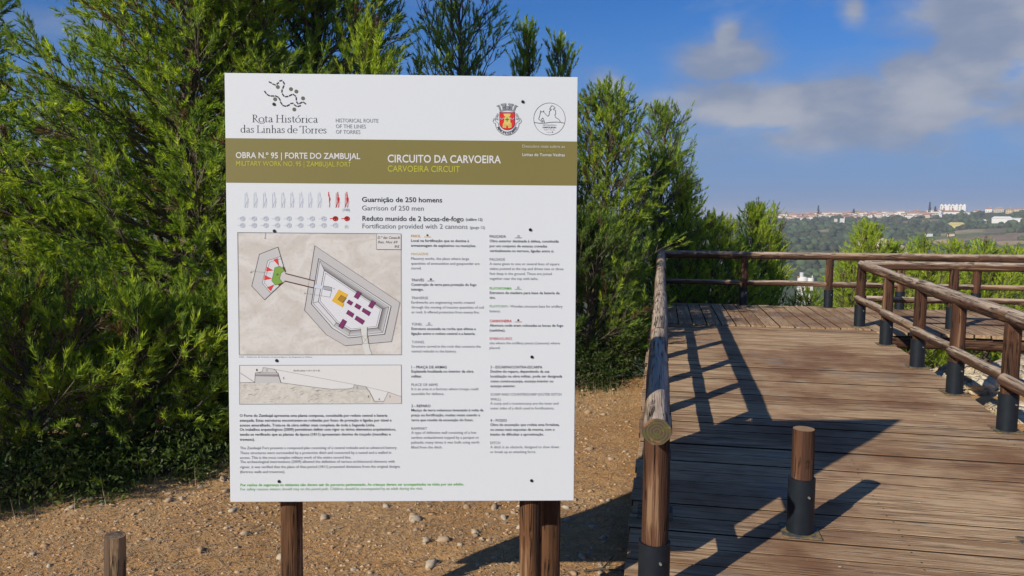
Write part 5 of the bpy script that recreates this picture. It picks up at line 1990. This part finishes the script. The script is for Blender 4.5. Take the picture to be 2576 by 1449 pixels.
def sym(_, x0, x1, y, col, fill=True):
    pr = Print('plan_symbol', 2)
    pr.line([loc(*Z3(x0, y)), loc(*Z3(x1, y))], .0022, col)
    cx_ = (x0 + x1) / 2
    if fill:
        pr.poly([loc(*Z3(cx_ + a, y - 18 + b)) for a, b in ((-10, -10), (10, -10), (10, 9), (-10, 9))], srgb(50, 50, 50))
    else:
        pr.line([loc(*Z3(cx_ + a, y - 18 + b)) for a, b in ((-9, -9), (9, -9), (9, 8), (-9, 8))], .0012, srgb(80, 80, 85), True)
    pr.done()


sym(pr, 213, 287, 127, GOLD)
sym(pr, 250, 324, 606, BRN)
sym(pr, 233, 303, 1087, LGR, False)
pr.done()
rows3b = [('PALIÇADA', 927, 1105, 134, (srgb(85, 85, 88), .012)), ('Obra exterior destinada à defesa, constituída', 927, 1678, 184, 'b'), ('por um conjunto de estacas cravadas', 927, 1553, 238, 'b'),
          ('verticalmente no terreno, ligadas entre si.', 927, 1628, 291, 'b'), ('PALISADE', 927, 1094, 384, 'n'), ('A name given to one or several lines of square', 926, 1686, 432, 'n'),
          ('stakes pointed at the top and driven two or three', 926, 1730, 485, 'n'), ('feet deep in the ground. These are joined', 926, 1602, 539, 'n'), ('together near the top with laths.', 926, 1455, 593, 'n'),
          ('PLATAFORMA', 927, 1168, 700, (GRN, .012)), ('Estrutura de madeira para base da bateria de', 928, 1688, 748, 'b'), ('tiro.', 927, 992, 801, 'b'), ('PLATFORM', 927, 1116, 895, (GRN2, 0)),
          ('- Wooden structure base for artillery', 1130, 1720, 895, 'n'), ('battery.', 927, 1045, 947, 'n'), ('CANHONEIRA', 927, 1168, 1055, (RED, .014)),
          ('Abertura onde eram colocadas as bocas de fogo', 927, 1728, 1103, 'b'), ('(canhões).', 926, 1098, 1156, 'b'), ('EMBRASURES', 928, 1171, 1247, (RD2, 0)),
          ('site where the artillery pieces (cannons) where', 926, 1691, 1295, 'n'), ('placed.', 926, 1043, 1347, 'n')]
pr = block('glossary_lettering', Z3, rows3b, 6.5)
sym(pr, 1205, 1278, 137, srgb(110, 100, 95), False)
sym(pr, 1203, 1275, 697, GRN, False)
sym(pr, 1203, 1275, 1052, RED)
pr.done()
rows5 = [('1 - PRAÇA DE ARMAS', 68, 413, 97, 'b'), ('Esplanada localizada no interior da obra', 68, 673, 138, 'b'), ('militar.', 68, 171, 186, 'b'), ('PLACE OF ARMS', 68, 325, 269, 'n'),
         ('It is an area in a fortress where troops could', 68, 719, 310, 'n'), ('assemble for defence.', 67, 388, 357, 'n'), ('2 - REPARO', 67, 254, 476, 'b'), ('Maciço de terra volumoso levantado à volta da', 67, 770, 517, 'b'),
         ('praça ou fortificação, muitas vezes usando a', 67, 737, 565, 'b'), ('terra que resulta da escavação do fosso.', 67, 672, 613, 'b'), ('RAMPART', 67, 220, 696, 'n'),
         ('A type of defensive wall consisting of a low', 66, 701, 736, 'n'), ('earthen embankment topped by a parapet or', 66, 727, 784, 'n'), ('palisade; many times it was built using earth', 66, 729, 831, 'n'), ('lifted from the ditch.', 66, 369, 879, 'n')]
block('numbered_lettering', Z5, rows5, 6.7).done()
rows5b = [('3 - ESCARPA/CONTRA-ESCARPA', 839, 1345, 97, 'b'), ('Declive do reparo, dependendo da sua', 839, 1414, 139, 'b'), ('localização na obra militar, pode ser designada', 839, 1539, 186, 'b'), ('como contra-escarpa, escarpa interior ou', 839, 1451, 234, 'b'),
          ('escarpa exterior.', 839, 1083, 281, 'b'), ('SCARP AND COUNTERSCARP (OUTER DITCH', 839, 1530, 363, 'n'), ('WALL)', 838, 938, 410, 'n'), ('A scarp and a counterscarp are the inner and', 837, 1501, 451, 'n'),
          ('outer sides of a ditch used in fortifications.', 837, 1462, 498, 'n'), ('4 - FOSSO', 837, 998, 617, 'b'), ('Obra de escavação que rodeia uma fortaleza,', 837, 1512, 659, 'b'), ('ou zonas mais expostas da mesma, com o', 837, 1465, 706, 'b'),
          ('intuito de dificultar a aproximação.', 837, 1360, 753, 'b'), ('DITCH', 837, 933, 836, 'n'), ('A ditch is an obstacle, designed to slow down', 837, 1507, 877, 'n'), ('or break up an attacking force.', 836, 1283, 924, 'n')]
block('numbered_lettering', Z5, rows5b, 6.7).done()
rows4 = [('O Forte do Zambujal apresenta uma planta composta, constituída por reduto central e bateria', 191, 1632, 570, 'b'), ('avançada. Estas estruturas encontravam-se rodeadas por fosso de proteção e ligadas por túnel e', 192, 1672, 617, 'b'),
         ('acesso amuralhado. Trata-se da obra militar mais complexa de toda a Segunda Linha.', 192, 1511, 664, 'b'), ('Os trabalhos arqueológicos (2009) permitiram definir com rigor os vários elementos arquitetónicos,', 192, 1715, 706, 'b'),
         ('tendo-se verificado que as plantas da época (1811) apresentam desvios de traçado (muralhas e', 192, 1664, 754, 'b'), ('travezes).', 192, 338, 803, 'b'),
         ('The Zambujal Fort presents a composed plan consisting of a central redoubt and an advanced battery.', 194, 1727, 886, 'n'), ('These structures were surrounded by a protective ditch and connected by a tunnel and a walled in', 194, 1669, 934, 'n'),
         ('access. This is the most complex military work of the entire second line.', 194, 1278, 980, 'n'), ('The archaeological interventions (2009) allowed the definition of various architectural elements with', 195, 1703, 1021, 'n'),
         ('rigour, it was verified that the plans of that period (1811) presented deviations from the original designs', 196, 1754, 1071, 'n'), ('(fortress walls and traverses).', 196, 634, 1119, 'n')]
block('description_lettering', Z4, rows4, 6.8).done()
pr = Print('safety_lettering', 2, 'green safety notice along the bottom')
a0_ = Z4(198, 1247)
b0_ = Z5(579, 1231)
text(pr, 'Por razões de segurança os visitantes não devem sair do percurso pavimentado. As crianças devem ser acompanhadas na visita por um adulto.', a0_[0], b0_[0], a0_[1], 6.8, GRN, .016)
a0_ = Z4(198, 1288)
b0_ = Z5(178, 1275)
text(pr, 'For safety reasons visitors should stay on the paved path. Children should be accompanied by an adult during the visit.', a0_[0], b0_[0], a0_[1], 6.8, GRN2, 0)
pr.done()
bpy.data.objects.remove(_fo)

# screws through the panel
for x_, y_ in ((689, 262), (1315, 256), (690, 581), (1334, 578), (696, 907), (1338, 898), (702, 1211), (1337, 1209)):
    p = loc(x_, y_)
    me = cyl_me('screw', .0070, .0058, 0, .004, 14)
    link_mesh('screw', me, board, Matrix.Translation((p[0], -.0006, p[1])) @ Matrix.Rotation(PI / 2, 4, 'X'), ('steel_paint',))

# ------------------------------------------------------------------ stones, gravel and litter on the sand
rg = np.random.default_rng(77)


def sand_ok(x, y):
    v_ = x * VV[0] + y * VV[1]
    return (v_ < -.16) & (y < np.interp(x, CX, CY) + 1.5) & (np.abs(x / y) < .72) & (y > 2.3)


bv, bf = ico(2)
stones = []
for kx in range(6):
    v = bv * (1 + .45 * np.array([noise.noise(Vector(q) * 1.6 + Vector((kx * 5, 0, 0))) for q in bv]))[:, None]
    v = v * np.array([1, .75, .5])
    me = np_mesh('stone', v, bf)
    me.materials.append(M['pale_stone'])
    stones.append(me)
cnt = 0
tries = 0
while cnt < 210 and tries < 20000:
    tries += 1
    y_ = rg.uniform(2.5, 8)
    x_ = rg.uniform(-3.2, 1.4)
    if not sand_ok(np.array([x_]), np.array([y_]))[0]:
        continue
    dens = 1.0 if (-.9 < x_ < .6 and y_ < 5.2) else .3
    if rg.uniform() > dens:
        continue
    s_ = rg.uniform(.014, .040) * (1.3 if rg.uniform() < .12 else 1)
    o = bpy.data.objects.new('stone', stones[cnt % 6])
    C.objects.link(o)
    o.location = (x_, y_, gz(x_, y_) + s_ * .12)
    o.scale = (s_, s_ * rg.uniform(.7, 1.1), s_)
    o.rotation_euler = (rg.uniform(-.4, .4), rg.uniform(-.4, .4), rg.uniform(0, 6.3))
    xq = PCX + FPX * x_ / y_
    where = ('left of the stake' if xq < 300 else 'between stake and left board post' if xq < 690 else 'under the left half of the board' if xq < 1010
             else 'under the right half of the board' if xq < 1340 else 'between the board and the walkway')
    size = 'tiny' if s_ < .022 else 'small' if s_ < .032 else 'fist-sized' if s_ < .042 else 'large'
    shp = ('blunt', 'flat', 'angular', 'oval', 'long', 'rounded')[cnt % 6]
    tag(o, size + ' ' + shp + ' pale stone on sand ' + where + (', far back' if y_ > 5 else ', near camera' if y_ < 3.6 else ''), 'stone', 'loose stones on the sand')
    cnt += 1
# gravel
n = 17000
y_ = rg.uniform(2.35, 8.6, n)
x_ = rg.uniform(-.72, .55, n) * y_
ok = sand_ok(x_, y_) & (vnoise(x_, y_, .5, 12) + .5 * vnoise(x_, y_, .16, 13) > rg.uniform(-.75, .35, n))
x_, y_ = x_[ok], y_[ok]
n = len(x_)
b0v, b0f = ico(0)
rad = rg.uniform(.004, .012, n) * (1 + (rg.uniform(size=n) < .1) * .7)
disp = 1 + rg.uniform(-.35, .35, (n, len(b0v), 1))
V = b0v[None] * disp * np.stack([rg.uniform(.8, 1.5, n), rg.uniform(.7, 1.1, n), rg.uniform(.4, .7, n)], 1)[:, None] * rad[:, None, None]
V = V + np.stack([x_, y_, ground_z(x_, y_) + rad * .15], 1)[:, None]
Fc = b0f[None] + (np.arange(n) * len(b0v))[:, None, None]
tn = rg.uniform(0, 1, (n, 1))
cc = np.array([.56, .45, .31]) * tn ** 1.5 + np.array([.38, .22, .105]) * (1 - tn ** 1.5)
o = link_mesh('gravel', np_mesh('gravel', V.reshape(-1, 3), Fc.reshape(-1, 3), np.repeat(cc[:, None], len(b0v), 1).reshape(-1, 3)), mats=('gravel',))
tag(o, 'fine pale gravel and crumbs of stone strewn over the sandy ground', 'gravel', kind='stuff')
# dry needles and twigs
n = 60000
y_ = rg.uniform(2.35, 8.8, n)
x_ = rg.uniform(-.72, .55, n) * y_
ok = sand_ok(x_, y_)
x_, y_ = x_[ok], y_[ok]
n = len(x_)
a_ = rg.uniform(0, PI, n)
L_ = rg.uniform(.014, .060, n)
wd = rg.uniform(.0018, .0045, n)
zz = ground_z(x_, y_) + rg.uniform(.002, .014, n)
dx, dy = np.cos(a_) * L_ / 2, np.sin(a_) * L_ / 2
sx, sy = -np.sin(a_) * wd / 2, np.cos(a_) * wd / 2
tz = rg.uniform(-.004, .006, n)
V = np.stack([np.stack([x_ - dx - sx, y_ - dy - sy, zz], 1), np.stack([x_ + dx - sx, y_ + dy - sy, zz + tz], 1),
              np.stack([x_ + dx + sx, y_ + dy + sy, zz + tz], 1), np.stack([x_ - dx + sx, y_ - dy + sy, zz], 1)], 1).reshape(-1, 3)
tn = rg.uniform(0, 1, (n, 1))
cc = np.array([.56, .44, .30]) * tn + np.array([.26, .16, .085]) * (1 - tn)
o = link_mesh('needle_litter', np_mesh('needle_litter', V, np.arange(n * 4).reshape(-1, 4), np.repeat(cc[:, None], 4, 1).reshape(-1, 3)), mats=('dry_grass',))
tag(o, 'dry pine needles and bits of twig scattered over the sand', 'needle litter', kind='stuff')
# dry grass stalks along the edge of the sand
n = 1500
x_ = rg.uniform(-4.5, 1.3, n)
y_ = np.interp(x_, CX, CY) - rg.uniform(-.35, .9, n) - .35 * (x_ < -1.5)
h_ = rg.uniform(.05, .24, n) * (rg.uniform(size=n) ** .5)
a_ = rg.uniform(0, PI, n)
ww_ = .0022
zz = ground_z(x_, y_)
ln_ = rg.normal(0, .03, (n, 2))
V = np.stack([np.stack([x_ - np.cos(a_) * ww_, y_ - np.sin(a_) * ww_, zz - .01], 1), np.stack([x_ + np.cos(a_) * ww_, y_ + np.sin(a_) * ww_, zz - .01], 1),
              np.stack([x_ + ln_[:, 0], y_ + ln_[:, 1], zz + h_], 1)], 1).reshape(-1, 3)
tn = rg.uniform(0, 1, (n, 1))
cc = np.array([.45, .38, .24]) * tn + np.array([.22, .19, .10]) * (1 - tn)
o = link_mesh('dry_grass', np_mesh('dry_grass', V, np.arange(n * 3).reshape(-1, 3), np.repeat(cc[:, None], 3, 1).reshape(-1, 3)), mats=('dry_grass',))
tag(o, 'thin dry grass stalks along the far edge of the sand', 'dry grass', kind='stuff')
# little white stones dropped on the planks
for u_, v_ in ((5.95, .62), (7.0, 2.35), (5.0, 1.62), (4.05, .95)):
    p = W(u_, v_, .004)
    o = bpy.data.objects.new('pebble', stones[0])
    C.objects.link(o)
    o.location = p
    o.scale = (.011, .009, .008)
    tag(o, 'tiny white pebble lying on the planks of the walkway', 'pebble', 'white pebbles on the planks')
# branch lying in the shade near the walkway edge
bp = Acc()
b0 = Vector((X_(1480, 4.0), 4.0, 0))
for pts_ in (((0, 0), (.10, .03), (.22, .01), (.32, .05)), ((.10, .03), (.15, .12), (.19, .19)), ((.22, .01), (.28, -.05))):
    P3 = np.array([[b0.x + a, b0.y + b, gz(b0.x + a, b0.y + b) + .012] for a, b in pts_])
    vv, ff = tube_np(P3, np.linspace(.006, .003, len(P3)), 6)
    bp.add(vv, ff)
o = link_mesh('dead_branch', bp.mesh('dead_branch', smooth=True), mats=('bark',))
tag(o, 'forked grey dead branch lying in the board shadow beside the walkway', 'branch')
# ------------------------------------------------------------------ the air between here and the ridge
m, k, out = mat('air')
vol = k.n('ShaderNodeVolumePrincipled')
vol.inputs['Color'].default_value = (0.80, 0.87, 1.0, 1)
vol.inputs['Density'].default_value = 0.00024
vol.inputs['Anisotropy'].default_value = 0.0
k.link(vol.outputs[0], out.inputs['Volume'])
hz = link_mesh('haze', box_me('haze', -14500, 14500, -14500, 14500, -72, 60), mats=('air',))
tag(hz, 'thin pale sea air over the valley that lightens the far ridge', 'haze', kind='stuff')
print('needle tris', tris)
